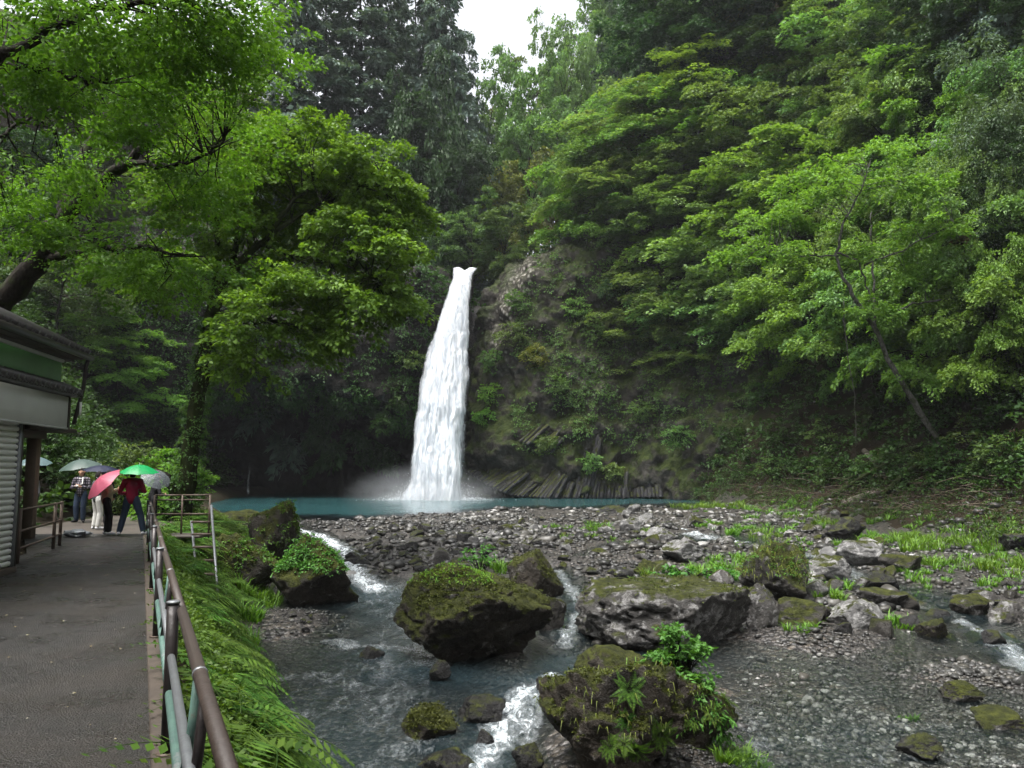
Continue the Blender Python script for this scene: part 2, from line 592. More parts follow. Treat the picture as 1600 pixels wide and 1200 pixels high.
GRD, GRM, GRP = (0.035, 0.032, 0.03), (0.13, 0.12, 0.11), (0.42, 0.41, 0.39)
M['rock_mossy'] = rock_mat('rock_mossy', (0.009, 0.007, 0.005), (0.034, 0.028, 0.022), (0.16, 0.155, 0.145), 0.74, 0.10)
M['rock_half'] = rock_mat('rock_half_mossy', (0.011, 0.009, 0.007), (0.046, 0.042, 0.037), (0.20, 0.195, 0.19), 0.58, 0.35)
M['rock_grey'] = rock_mat('rock_grey', (0.020, 0.019, 0.018), (0.085, 0.080, 0.075), (0.27, 0.265, 0.26), 0.40, 0.62)
M['rock_pale'] = rock_mat('rock_pale', (0.07, 0.07, 0.068), (0.19, 0.187, 0.183), (0.36, 0.355, 0.35), 0.32, 0.6)
M['rock_dark'] = rock_mat('rock_dark_wet', (0.006, 0.006, 0.006), (0.024, 0.023, 0.023), (0.09, 0.09, 0.09), 0.34, 0.0, wet=0.28)
M['rock_brown'] = rock_mat('rock_brown', (0.013, 0.010, 0.007), (0.046, 0.037, 0.028), (0.17, 0.16, 0.145), 0.64, 0.25)
M['basalt'] = rock_mat('basalt_column', (0.014, 0.013, 0.016), (0.040, 0.038, 0.043), (0.11, 0.108, 0.116), 0.66, 0.25, wet=0.4)

def cliff_mat(name, moss, pale_patch, wet=1.0):  # wet: scales the rock colour; below one it paints in shade
    g = G(name)
    v = g.coord()
    n1 = g.noise(v, 0.32, 6, 0.65)
    n2 = g.noise(v, 2.2, 5, 0.7)
    vo = g.voro(g.coord((1, 1, 0.8)), 2.3)
    c = g.ramp(n1, [(0.30, (0.013, 0.0115, 0.010)), (0.5, (0.040, 0.036, 0.031)), (0.72, (0.085, 0.078, 0.070))])
    c = g.mix(g.math('MULTIPLY', n2, 0.5), c, (0.02, 0.017, 0.014))
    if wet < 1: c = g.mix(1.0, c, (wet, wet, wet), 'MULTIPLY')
    t = g.attr('tone')
    cell = g.ramp(vo.outputs['Distance'], [(0.10, (0.42, 0.40, 0.37)), (0.34, (0.17, 0.155, 0.135)), (0.5, (0.04, 0.035, 0.03))])
    pf = g.math('MULTIPLY', t, g.ramp(n2, [(0.28, 0.0), (0.46, 1.0)]))
    c = g.mix(pf, c, cell)
    mn = g.noise(v, 0.55, 6, 0.7)
    k = g.math('ADD', g.math('MULTIPLY', g.normz(), 0.25), mn)
    mf = g.ramp(k, [(0.83 - moss * 0.5, 0.0), (0.98 - moss * 0.5, 1.0)])
    mf = g.math('MULTIPLY', mf, g.math('SUBTRACT', 1.0, g.math('MULTIPLY', t, 0.75)))
    mc = g.ramp(g.noise(v, 2.4, 5, 0.7), [(0.3, (0.008, 0.014, 0.003)), (0.5, (0.024, 0.036, 0.007)), (0.7, (0.046, 0.056, 0.011))])
    c = g.mix(mf, c, mc)
    b = g.bump(n2, 0.8, 0.5)
    b = g.bump(vo.outputs['Distance'], 0.5, -0.25, b)
    b = g.bump(g.noise(v, 9, 4, 0.7), 0.6, 0.12, b)
    return g.surf(g.bsdf(c, 0.7, b, Specular_IOR_Level=0.15))
M['cliff'] = cliff_mat('cliff_rock', 0.74, 1)
M['cliff_shaded'] = cliff_mat('cliff_cave_rock_shaded', 0.30, 0, 0.4)  # darker copy of the cliff rock, cave shade put into its colour

def ground_mat():
    g = G('gorge_ground')
    v = g.coord()
    n = g.noise(v, 0.7, 6, 0.65)
    c = g.ramp(n, [(0.3, (0.012, 0.009, 0.006)), (0.5, (0.026, 0.020, 0.012)), (0.62, (0.018, 0.026, 0.008)), (0.75, (0.032, 0.044, 0.010))])
    n2 = g.noise(v, 9, 5, 0.7)
    c = g.mix(g.math('MULTIPLY', n2, 0.5), c, (0.015, 0.012, 0.008))
    return g.surf(g.bsdf(c, 0.9, g.bump(n2, 0.8, 0.15), Specular_IOR_Level=0.1))
M['ground'] = ground_mat()

def gravel_mat():
    g = G('river_gravel')
    v = g.coord((1, 1, 1))
    vo = g.voro(v, 9.0)
    vf = g.voro(v, 26.0)
    c1 = g.ramp(vo.outputs['Color'], [(0.2, (0.014, 0.013, 0.012)), (0.5, (0.042, 0.037, 0.032)), (0.72, (0.072, 0.058, 0.042)), (0.9, (0.17, 0.16, 0.15))])
    c2 = g.ramp(vf.outputs['Color'], [(0.2, (0.013, 0.012, 0.012)), (0.6, (0.038, 0.033, 0.028)), (0.9, (0.10, 0.092, 0.085))])
    n = g.noise(v, 0.8, 4, 0.6)
    c = g.mix(g.ramp(n, [(0.42, 0.0), (0.56, 1.0)]), c1, c2)
    e = g.ramp(vo.outputs['Distance'], [(0.35, 1.0), (0.75, 0.3)])
    c = g.mix(1.0, c, e, 'MULTIPLY')
    b = g.bump(vo.outputs['Distance'], 0.9, -0.06)
    b = g.bump(vf.outputs['Distance'], 0.7, -0.02, b)
    return g.surf(g.bsdf(c, 0.42, b))
M['gravel'] = gravel_mat()

def pebble_mat():
    g = G('river_pebbles')
    t = g.attr('tone')
    c = g.ramp(t, [(0.0, (0.010, 0.010, 0.010)), (0.42, (0.040, 0.040, 0.037)), (0.64, (0.074, 0.068, 0.056)), (0.82, (0.16, 0.158, 0.15)), (1.0, (0.34, 0.335, 0.32))])
    n = g.noise(g.coord(), 16, 4)
    c = g.mix(g.math('MULTIPLY', n, 0.6), c, (0.014, 0.013, 0.012))
    return g.surf(g.bsdf(c, 0.4, g.bump(n, 0.4, 0.02), Specular_IOR_Level=0.35))
M['pebble'] = pebble_mat()

def asphalt_mat():
    g = G('wet_asphalt')
    v = g.coord()
    vo = g.voro(v, 75)
    n = g.noise(v, 0.55, 5, 0.6)
    nb = g.noise(v, 3.0, 5, 0.7)
    c = g.ramp(vo.outputs['Color'], [(0.2, (0.006, 0.006, 0.006)), (0.55, (0.017, 0.016, 0.0155)), (0.85, (0.032, 0.030, 0.028)), (0.97, (0.085, 0.08, 0.075))])
    br = g.ramp(n, [(0.42, 0.0), (0.62, 0.85)])
    c = g.mix(g.math('MULTIPLY', br, 0.55), c, (0.022, 0.0155, 0.009))
    c = g.mix(g.ramp(nb, [(0.52, 0.0), (0.66, 0.6)]), c, (0.009, 0.009, 0.007))
    c = g.mix(g.ramp(g.noise(v, 6.5, 5, .75), [(0.60, 0.0), (0.70, 0.5)]), c, (0.05, 0.046, 0.04))
    r = g.ramp(g.noise(v, 1.3, 5, .65), [(0.38, 0.22), (0.52, 0.5), (0.7, 0.62)])
    b = g.bump(vo.outputs['Distance'], 1.0, 0.010)
    b = g.bump(g.noise(v, 140, 2, .6), .5, .006, b)
    return g.surf(g.bsdf(c, r, b, Specular_IOR_Level=0.35))
M['asphalt'] = asphalt_mat()
M['concrete'] = plain('kerb_concrete', (0.042, 0.031, 0.022), 0.75, 0, 0.6, 9, 0.5)
M['soil'] = plain('trodden_soil', (0.045, 0.036, 0.028), 0.6, 0, 0.45, 3, 0.4)

def water_mat():
    g = G('stream_water')
    v = g.coord((1, 0.45, 1))
    n1 = g.noise(v, 2.2, 4, 0.6, 0.6)
    n2 = g.noise(g.coord((1.3, 0.8, 1)), 8.0, 3, 0.6)
    b = g.bump(n1, 0.55, 0.16)
    b = g.bump(n2, 0.45, 0.05, b)
    wat = g.n('ShaderNodeBsdfPrincipled')
    g.set(wat, Roughness=0.10, IOR=1.33)
    deep = g.attr('depth')
    col = g.ramp(deep, [(0.0, (0.020, 0.028, 0.030)), (0.45, (0.024, 0.042, 0.050)), (0.7, (0.026, 0.078, 0.084)), (1.0, (0.036, 0.118, 0.126))])
    g.link(col, wat.inputs['Base Color'])
    g.link(b, wat.inputs['Normal'])
    tr = g.n('ShaderNodeBsdfTransparent')
    tr.inputs[0].default_value = (0.93, 0.96, 0.94, 1)
    gl = g.n('ShaderNodeMixShader')
    clear = g.math('MULTIPLY_ADD', deep, -0.95, 0.85, clamp=True)
    g.link(clear, gl.inputs[0])
    g.link(wat.outputs[0], gl.inputs[1]); g.link(tr.outputs[0], gl.inputs[2])
    gs = g.n('ShaderNodeBsdfGlossy')
    gs.inputs['Roughness'].default_value = 0.08
    g.link(b, gs.inputs['Normal'])
    fr = g.n('ShaderNodeFresnel'); fr.inputs['IOR'].default_value = 1.24
    g.link(b, fr.inputs['Normal'])
    w2 = g.n('ShaderNodeMixShader')
    g.link(fr.outputs[0], w2.inputs[0]); g.link(gl.outputs[0], w2.inputs[1]); g.link(gs.outputs[0], w2.inputs[2])
    foam = g.attr('tone')
    fs = g.noise(g.coord((1.0, 0.38, 1)), 5.0, 6, 0.8, 1.2)
    k = g.math('ADD', g.math('MULTIPLY', foam, 0.62), g.math('MULTIPLY', fs, 0.9))
    ff = g.ramp(k, [(0.74, 0.0), (0.95, 0.3), (1.36, 0.95)])
    fine = g.noise(g.coord((1, .6, 1)), 16, 4, .7, .8)
    fd = g.bsdf(g.ramp(fine, [(.36, (.16, .20, .22)), (.6, (.62, .66, .68))]), 0.6, g.bump(fine, .8, .06, b))
    mx = g.n('ShaderNodeMixShader')
    g.link(ff, mx.inputs[0]); g.link(w2.outputs[0], mx.inputs[1]); g.link(fd, mx.inputs[2])
    return g.surf(mx.outputs[0])
M['water'] = water_mat()

def fall_mat(name, dens):
    g = G(name)
    t = g.attr('tone')      # 0 at the ragged edges, 1 in the core
    n = g.noise(g.coord((1.0, 0.6, 0.045)), 2.4, 5, 0.62, 0.35)
    nf = g.noise(g.coord((1.0, 0.6, 0.05)), 7.5, 4, 0.6, 0.25)
    k = g.math('ADD', g.math('MULTIPLY', t, 1.0), g.math('MULTIPLY_ADD', n, 1.0, g.math('MULTIPLY', nf, 0.45)))
    a = g.ramp(g.math('MULTIPLY', k, 0.5), [(0.44 - dens * 0.16, 0.0), (0.66 - dens * 0.16, 0.6), (0.92 - dens * 0.12, 1.0)])
    st_ = g.noise(g.coord((1.0, 0.6, 0.045)), 4.2, 5, 0.65, 0.3)
    d = g.bsdf(g.ramp(st_, [(.34, (.48, .53, .60)), (.48, (.74, .78, .83)), (.62, (.92, .94, .96))]), 0.7, g.bump(g.math('ADD', n, nf), 0.8, 0.5))
    tl = g.n('ShaderNodeBsdfTranslucent'); tl.inputs[0].default_value = (0.82, 0.86, 0.90, 1)
    m1 = g.n('ShaderNodeMixShader'); m1.inputs[0].default_value = 0.35
    g.link(d, m1.inputs[1]); g.link(tl.outputs[0], m1.inputs[2])
    tr = g.n('ShaderNodeBsdfTransparent')
    mx = g.n('ShaderNodeMixShader')
    g.link(a, mx.inputs[0]); g.link(tr.outputs[0], mx.inputs[1]); g.link(m1.outputs[0], mx.inputs[2])
    return g.surf(mx.outputs[0])
M['fall_core'] = fall_mat('falling_water', 1.0)
M['fall_veil'] = fall_mat('falling_veil', 0.35)
M['drop'] = plain('water_drops', (0.85, 0.88, 0.92), 0.4, 0, 0.03)
M['metal_brown'] = plain('rail_brown_paint', (0.036, 0.024, 0.018), 0.55, 0.0, 0.5, 18, 0.3)
M['metal_dark'] = plain('post_dark_paint', (0.028, 0.022, 0.022), 0.4, 0.2, 0.5, 14, 0.3)
M['metal_grey'] = plain('pipe_grey', (0.19, 0.20, 0.21), 0.42, 0.5, 0.35, 16, 0.2)
M['rust'] = plain('rusty_steel', (0.085, 0.06, 0.045), 0.6, 0.2, 0.5, 14, 0.3)

def worn_green():
    g = G('pipe_worn_green_paint')
    v = g.coord()
    n = g.noise(v, 7, 6, 0.75)
    c = g.ramp(n, [(0.34, (0.19, 0.20, 0.20)), (0.44, (0.075, 0.14, 0.12)), (0.66, (0.12, 0.21, 0.175)), (0.76, (0.20, 0.06, 0.04))])
    return g.surf(g.bsdf(c, 0.45, g.bump(n, 0.2, 0.01)))
M['pipe_green'] = worn_green()
M['shutter'] = plain('shutter_cream', (0.74, 0.75, 0.72), 0.5, 0, 0.08, 3)
M['fascia'] = plain('fascia_pale_grey', (0.48, 0.50, 0.47), 0.6, 0, 0.14, 2.2)
M['sign_green'] = plain('sign_green_paint', (0.085, 0.26, 0.07), 0.5, 0, 0.3, 2.0)
M['trim'] = plain('trim_grey', (0.40, 0.41, 0.40), 0.5, 0, 0.1)
M['tile'] = plain('roof_tile', (0.045, 0.042, 0.042), 0.45, 0, 0.4, 5, 0.3)
M['wood_dark'] = plain('dark_timber', (0.025, 0.019, 0.014), 0.7, 0, 0.4, 7, 0.2)
M['wood_post'] = plain('weathered_timber', (0.14, 0.105, 0.075), 0.7, 0, 0.3, 9, 0.2)
M['wall_dark'] = plain('shop_wall', (0.05, 0.045, 0.04), 0.8, 0, 0.3, 3)
M['white_paint'] = plain('white_paint', (0.7, 0.7, 0.68), 0.5, 0, 0.08)
M['plastic_sheet'] = plain('plastic_sheet', (0.22, 0.24, 0.26), 0.25, 0, 0.4, 6)

# ================================================================== THE SETTING
# ---- land sheet (gorge floor, banks and hillsides)
def axis(parts):
    out = []
    for a, b, s in parts:
        out.append(np.arange(a, b, s))
    return np.concatenate(out + [[parts[-1][1]]])
gx = axis([(-75, -30, 1.5), (-30, -14, 0.6), (-14, 20, 0.3), (20, 34, 0.5), (34, 85, 1.5)])
gy = axis([(-18, 4, 1.0), (4, 34, 0.25), (34, 60, 0.5), (60, 92, 0.6), (92, 150, 1.6)])
GX, GY = np.meshgrid(gx, gy)
GZ = H(GX, GY)
land = MB().add(np.stack([GX, GY, GZ], -1), grid_faces(len(gy), len(gx)), 0)
land_me = land.mesh('gorge_ground', M['ground'], True)
land_me.materials.append(M['gravel'])
# gravel on the river floor, soil elsewhere
cx = 0.25 * (GX[:-1, :-1] + GX[1:, :-1] + GX[:-1, 1:] + GX[1:, 1:]); cy = 0.25 * (GY[:-1, :-1] + GY[1:, :-1] + GY[:-1, 1:] + GY[1:, 1:])
wob = 0.8 * nz2(cx, cy, 0.8, 2, 77)
isr = (cx > np.interp(cy, LY, LX) - 0.3 + wob * .4) & (cx < np.interp(cy, RY, RX) + 1.0 + wob) & (cy < 90)
land_me.polygons.foreach_set('material_index', isr.astype(np.int32).ravel())
ground = bpy.data.objects.new('ground', land_me)
C.objects.link(ground)
tag(ground, kind='structure')

# ---- stream and pool water
FOAM = []   # strips of white water: picked points, width, strength
for pts, w, a in [([(478, 832), (510, 842), (535, 860), (548, 882), (562, 905), (585, 925)], .5, .88), ([(560, 905), (600, 960)], .8, .45),
                  ([(872, 892), (895, 925), (908, 950), (893, 980), (880, 1010)], .30, .7), ([(860, 1062), (815, 1090), (790, 1125), (775, 1160), (740, 1210)], .46, .86), ([(840, 1075), (840, 1110), (820, 1160)], .3, .72),
                  ([(520, 1005), (580, 1012), (640, 1022)], .5, .66), ([(430, 1062), (500, 1056), (560, 1075)], .6, .56), ([(470, 1120), (560, 1095), (620, 1110)], .7, .52), ([(590, 1030), (620, 1080), (590, 1140)], .9, .50), ([(640, 1160), (600, 1190)], .7, .55), ([(600, 930), (620, 980), (560, 1040), (480, 1090)], 1.0, .44), ([(500, 1150), (440, 1190)], .7, .5),
                  ([(1055, 828), (1085, 834), (1110, 842), (1150, 848)], .7, .85), ([(930, 836), (985, 846)], .9, .5), ([(1500, 972), (1545, 992), (1580, 1018), (1610, 1048)], .38, .75), ([(1262, 868), (1305, 878), (1345, 908), (1385, 918)], .5, .65),
                  ([(1170, 1165), (1290, 1160), (1430, 1170)], .7, .46), ([(1180, 1120), (1200, 1190)], .6, .44), ([(1340, 1190), (1450, 1180), (1560, 1190)], .6, .46), ([(1350, 1135), (1500, 1140)], .5, .42), ([(1160, 1040), (1300, 1060), (1420, 1040)], .6, .34)]:
    FOAM.append((np.array([river_pt(*p)[:2] for p in pts]), w, a))
FALL_BASE = at(683, 782, 68.5)
wy = axis([(3, 24, 0.14), (24, 40, 0.26), (40, 90, 0.45)])
ws = np.linspace(0, 1, 190)
WY, WS = np.meshgrid(wy, ws, indexing='ij')
WL = np.interp(WY, LY, LX) - 1.5; WR = np.interp(WY, RY, RX) + 2.0
WL = np.where(WY > 66, WL - (WY - 66) * 0.3, WL)
WX = WL + (WR - WL) * WS
foam = np.zeros_like(WX)
_wob = 1 + 0.45 * nz2(WX, WY * 0.7, 1.6, 3, 88)
for P, w, a in FOAM:
    k_ = np.clip(P[:, 1].mean() / 22.0, 1, 2.2)
    foam = np.maximum(foam, a * np.exp(-(seg_dist(WX, WY, P) / (w * k_ ** .5) * _wob) ** 2))
db = np.hypot((WX - FALL_BASE[0]) / 1.5, (WY - FALL_BASE[1]))
foam = np.maximum(foam, 1.1 * np.exp(-(db / 3.2) ** 2))
foam = np.maximum(foam, 0.36 * np.exp(-(np.hypot((WX - FALL_BASE[0] + 4) / 2.3, (WY - FALL_BASE[1])) / 5.5) ** 2))
offw = bed_off(WX, WY)
flow = np.clip(-offw / 0.35, 0, 1) * (WY < 50)
wz = zr(WY) + 0.02 * nz2(WX, WY * 0.6, 1.1, 2, 3) + 0.03 * nz2(WX, WY * 0.7, 2.2, 2, 13) * flow
wz = wz + np.clip(foam, 0, 1) * (WY < 50) * (0.05 + 0.17 * nz2(WX, WY, 2.4, 3, 23))
wz = wz + np.clip(foam, 0, 1) * (WY > 50) * (0.10 * nz2(WX, WY, 1.2, 2, 23))
wm = MB().add(np.stack([WX, WY, wz], -1), grid_faces(len(wy), len(ws)), np.clip(foam, 0, 1).ravel())
water = wm.build('water', M['water'], None, True)
dp = water.data.attributes.new('depth', 'FLOAT', 'POINT')
dep = np.clip((-offw - 0.06) / 0.95, 0, 1)
dep = np.where(WY < 44, np.minimum(dep, 0.40), dep)
dp.data.foreach_set('value', dep.astype(np.float32).ravel())
tag(water, kind='structure')

# ---- cliffs
def cliff_grid(xs, prof_fn, ns, amp, seed):
    s = np.linspace(0, 1, ns)
    P = np.zeros((len(xs), ns, 3))
    for i, x in enumerate(xs):
        pts = np.array(prof_fn(x), float)             # (Y, z) from the foot up
        d = np.concatenate([[0], np.cumsum(np.hypot(np.diff(pts[:, 0]), np.diff(pts[:, 1])))])
        d /= d[-1]
        P[i, :, 0] = x
        P[i, :, 1] = np.interp(s, d, pts[:, 0])
        P[i, :, 2] = np.interp(s, d, pts[:, 1])
    du = np.gradient(P, axis=0); dv = np.gradient(P, axis=1)
    N = norm(np.cross(du, dv))
    n1 = fbm(P * 0.22, 4, seed)
    n2 = fbm(P * np.array([0.9, 0.9, 0.7]), 4, seed + 5)
    rid = 1 - np.abs(vnoise(P * np.array([0.55, 0.4, 0.9]), seed + 9))
    n3 = fbm(P * np.array([0.45, 0.45, 0.6]) + n1[..., None] * 0.4, 3, seed + 21)
    blk = np.floor(n3 * 5) / 5 + 0.35 * np.clip((n3 * 5 % 1) - .7, 0, 1)
    n4 = fbm(P * np.array([2.6, 2.6, 2.0]), 3, seed + 31)
    P = P + N * (amp * (1.0 * n1 + 0.35 * n2 + 0.25 * rid + 0.8 * blk + 0.16 * n4))[..., None]
    return P, N

def right_profile(x):
    y0 = np.interp(x, [-4.6, -2.5, 0, 5, 10, 13, 17, 22], [77.5, 74.2, 72.2, 70.8, 71.2, 70, 66, 58])
    zt = np.interp(x, [-4.6, -3.2, -1, 2, 5, 9, 14, 22], [17.0, 19.3, 20.8, 22.6, 23.6, 24.5, 24, 23])
    return [(y0 + 0.3, -2.4), (y0 - 0.2, 0.5), (y0 + 0.2, 4.5), (y0 + 1.1, 9), (y0 + 2.0, 14), (y0 + 3.2, zt - 3), (y0 + 5.2, zt - 0.6), (y0 + 8.5, zt), (y0 + 20, zt + 3)]
xs_r = np.linspace(-4.6, 22, 230)
PR, NR = cliff_grid(xs_r, right_profile, 230, 0.75, 60)
tone = np.exp(-((PR[..., 0] + 0.3 - (PR[..., 2] - 17) * 0.42) / 1.7) ** 2) * sstep(12, 17, PR[..., 2]) * (PR[..., 2] < 26)
tone = np.maximum(tone, 0.8 * np.exp(-((PR[..., 0] - 7.2) / 1.3) ** 2 - ((PR[..., 2] - 10) / 2.2) ** 2))
tone = np.maximum(tone, 0.9 * np.exp(-((PR[..., 0] + 1.2) / 0.9) ** 2 - ((PR[..., 2] - 14.5) / 3.5) ** 2))
tone = np.maximum(tone, 0.6 * np.exp(-((PR[..., 0] - 11.5) / 2.5) ** 2 - ((PR[..., 2] - 5.6) / 0.5) ** 2))
cliff_r = MB().add(PR, grid_faces(len(xs_r), 230), np.clip(tone, 0, 1).ravel()).build('cliff', M['cliff'], None, True)
tag(cliff_r, kind='structure')

def left_profile(x):
    k = float(sstep(-9.8, -7.6, np.array(x)))            # 1 behind the falls: no cave
    zl = np.interp(x, [-34, -27, -22, -16, -11, -8], [7.5, 9.0, 9.8, 8.8, 7.6, 6.0]) + 0.6 * math.sin(x * 1.3)
    zt = np.interp(x, [-34, -10, -7, -4.6], [24, 21.5, 20.2, 19.0])
    y0 = np.interp(x, [-34, -24, -9.5, -7, -4.6], [66, 70, 71.8, 73.5, 76.8])
    cave = [(87.5, -2.5), (87, 2), (84, zl - 1.2), (77, zl - 0.4), (y0 + 0.8, zl - 0.5), (y0 - 0.2, zl + 0.4), (y0 + 0.2, zl + 4), (y0 + 2.0, zt - 2.5), (y0 + 4.5, zt), (94, zt + 3)]
    wall = [(y0 + 1.2, -2.5), (y0 + 1.2, 0.5), (y0 + 1.0, 3), (y0 + 0.9, 5), (y0 + 0.8, zl), (y0 + 0.7, zl + 2), (y0 + 0.9, zl + 5), (y0 + 1.6, zt - 2.0), (y0 + 3.5, zt), (94, zt + 3)]
    return [(a[0] * (1 - k) + b[0] * k, a[1] * (1 - k) + b[1] * k) for a, b in zip(cave, wall)]
xs_l = np.linspace(-34, -4.2, 170)
PL, NL = cliff_grid(xs_l, left_profile, 190, 0.7, 90)
cliff_l = MB().add(PL, grid_faces(len(xs_l), 190), 0).build('cave_cliff', M['cliff_shaded'], None, True)
tag(cliff_l, kind='structure')

# ---- basalt columns at the foot of the right cliff, each one a piece of it
rng = np.random.default_rng(11)
def column_mesh(seed):
    r = np.random.default_rng(seed)
    k = 6
    ang = np.arange(k) * np.pi / 3 + r.uniform(-0.16, 0.16, k)
    rad = 0.5 * r.uniform(0.85, 1.1, k)
    vs = []
    for t, s in ((0, .93), (0.05, 1), (0.33, 1.02), (0.36, .97), (0.66, 1.0), (0.95, 0.98), (1.0, 0.86)):
        dz = r.uniform(-0.02, 0.02, k) if t in (0, 1.0) else 0
        vs.append(np.stack([np.cos(ang) * rad * s, np.sin(ang) * rad * s, t + dz + ang * 0], -1))
    v = np.concatenate(vs)
    f = [[i * k + j, i * k + (j + 1) % k, (i + 1) * k + (j + 1) % k, (i + 1) * k + j] for i in range(6) for j in range(k)]
    return MB().add(v, [np.array(f), np.arange(k)[None, ::-1], (6 * k + np.arange(k))[None, :]]).mesh('basalt_column', M['basalt'])
col_me = [column_mesh(s) for s in range(6)]
def cliff_face_y(x, z):
    i = int(np.clip(np.searchsorted(xs_r, x), 0, len(xs_r) - 1))
    row = PR[i, :150]
    j = int(np.argmin(np.abs(row[:, 2] - z)))
    return row[j, 1]
def column(p0, d, L, w):
    o = bpy.data.objects.new('basalt_column', col_me[int(rng.integers(6))])
    C.objects.link(o)
    o.parent = cliff_r
    q = Vector(d).to_track_quat('Z', 'Y')
    o.rotation_mode = 'QUATERNION'
    o.rotation_quaternion = q
    o.location = tuple(p0)
    o.scale = (w, w, L)
def column_run(pts, w, deep, jitter=0.25):
    # pts: (px, py, lean degrees from vertical toward +x, length m)
    n = 0
    P = np.array(pts, float)
    seg = np.concatenate([[0], np.cumsum(np.hypot(np.diff(P[:, 0]), np.diff(P[:, 1])))])
    step = w * 0.72 * F_PX / 71
    for t in np.arange(0, seg[-1], step):
        px, py, ln, L = [np.interp(t, seg, P[:, k]) for k in range(4)]
        p = at(px, py, 71.0)
        y = cliff_face_y(p[0], p[2])
        p = at(px, py, y)
        ln = R_(ln + rng.uniform(-3, 3))
        d = (math.sin(ln), 0.13 + rng.uniform(-.03, .03), math.cos(ln))
        column((p[0], p[1] + deep - 0.42 + rng.uniform(-jitter, jitter), p[2]), d, L * rng.uniform(0.45, 1.25), w * 0.84 * rng.uniform(0.75, 1.3))
FAN = [(735, 735, 58, 5.6), (765, 757, 56, 6.0), (800, 772, 50, 6.0), (835, 775, 42, 5.8), (865, 776, 30, 5.0), (895, 776, 18, 4.2), (930, 776, 9, 3.0), (980, 776, 2, 2.1), (1035, 774, -4, 1.7)]
column_run(FAN, 0.44, 0.30, 0.16)
column_run([(x + 4, y - 14, l, L * 1.1) for x, y, l, L in FAN[:7]], 0.44, 0.62, 0.16)
column_run([(x - 3, y + 2, l + 2, L * 0.5) for x, y, l, L in FAN], 0.46, -0.02, 0.16)
column_run([(812, 690, 48, 2.6), (836, 700, 46, 2.6), (862, 708, 42, 2.2)], 0.5, 0.25, .1)
# ---- waterfall
def fall_layer(fwd, wid, seed, ns=70, nt=220):
    t = np.linspace(0, 1, nt); s = np.linspace(-1, 1, ns)
    T, S = np.meshgrid(t, s, indexing='ij')
    tt = [0, 0.06, 0.14, 0.3, 0.5, 0.75, 0.92, 1.0]
    pyl = np.interp(T, tt, [422, 438, 465, 530, 600, 690, 755, 784])
    lx = np.interp(T, tt, [707, 710, 699, 677, 657, 646, 640, 624])
    rx = np.interp(T, tt, [745, 739, 736, 735, 733, 725, 724, 734])
    Yd = np.interp(T, [0, 0.02, 0.1, 0.3, 0.6, 1.0], [79.5, 75.6, 74.2, 72.2, 70.2, 68.4])
    mid = (lx + rx) / 2; hw = (rx - lx) / 2 * wid
    pxl = mid + hw * S
    u = (pxl - 800) / F_PX; v = (600 - pyl) / F_PX
    cp, sp = math.cos(PITCH), math.sin(PITCH)
    yy = cp - v * sp; zz = sp + v * cp
    Z = CAMZ + zz / yy * Yd
    X = u / yy * Yd
    Y = Yd - fwd - 1.1 * np.sqrt(np.clip(1 - S ** 2, 0, 1)) * (0.4 + T)
    q = np.stack([X * 1.3, Y * 0.3, Z * 0.16], -1)
    Y = Y - 0.55 * fbm(q, 4, seed) * (0.2 + T)
    X = X + 0.12 * fbm(np.stack([X * 0.8, Z * 0.7, Z * 0 + 1], -1), 4, seed + 3)
    notch = 0.30 * np.exp(-((T - 0.0) / 0.035) ** 2) * np.exp(-((S - 0.05) / 0.25) ** 2)
    Z = Z - notch
    edge = np.clip((1 - np.abs(S)) / 0.42, 0, 1) ** 0.8
    return np.stack([X, Y, Z], -1), edge, nt, ns
wf = empty('waterfall', (FALL_BASE[0], FALL_BASE[1], -0.8), 0, 'tall white waterfall plunging from the cliff notch into the teal pool', 'waterfall')
for nm, fwd, wid, seed, mt in (('falling_water', 0.0, 0.86, 5, 'fall_core'), ('falling_veil', 0.35, 0.95, 15, 'fall_veil'), ('falling_veil', 0.75, 1.02, 25, 'fall_veil')):
    P, e, nt, ns = fall_layer(fwd, wid, seed)
    o = MB().add(P - np.array(wf.location), grid_faces(nt, ns), e.ravel()).build(nm, M[mt], wf, True)
# splash: a heap of water drops thrown up at the foot and along the edges
rng = np.random.default_rng(4)
def drops(n, fn, name, parent):
    d, f = ico(0)
    c, r = fn(n)
    v = c[:, None, :] + d[None] * r[:, None, None] * np.array([1, 1, 1.5])
    ff = (f[None] + (np.arange(n) * len(d))[:, None, None]).reshape(-1, 3)
    o = MB().add(v.reshape(-1, 3) - np.array(parent.location), ff).build(name, M['drop'], parent, True)
    tag(o, kind='stuff')
def splash_fn(n):
    a = rng.uniform(0, 2 * np.pi, n); q = np.abs(rng.normal(0, 1, n))
    x = FALL_BASE[0] - 0.2 + np.cos(a) * q * 1.9; y = FALL_BASE[1] - 0.6 + np.sin(a) * q * 1.2
    z = -0.78 + rng.exponential(0.62, n) * np.exp(-(q / 1.5) ** 2) * 1.6
    return np.stack([x, y, z], -1), rng.uniform(0.008, 0.022, n)
drops(9000, splash_fn, 'splash_drops', wf)
# thin trickle in the cave mouth
tp = np.array([at(390 + 3 * math.sin(k * .9), y, 70.5 + .02 * k) for k, y in enumerate(np.linspace(598, 772, 14))])
tr_o = MB().add(*tube(tp, 0.06 + 0.02 * np.sin(np.arange(14) * 2.1), 8, True, (1, .5)), np.full(14 * 8, 0.05)).build('water_trickle', M['fall_veil'], None, True)
tag(tr_o, 'thin pale trickle of water falling across the dark cave mouth', 'trickle')

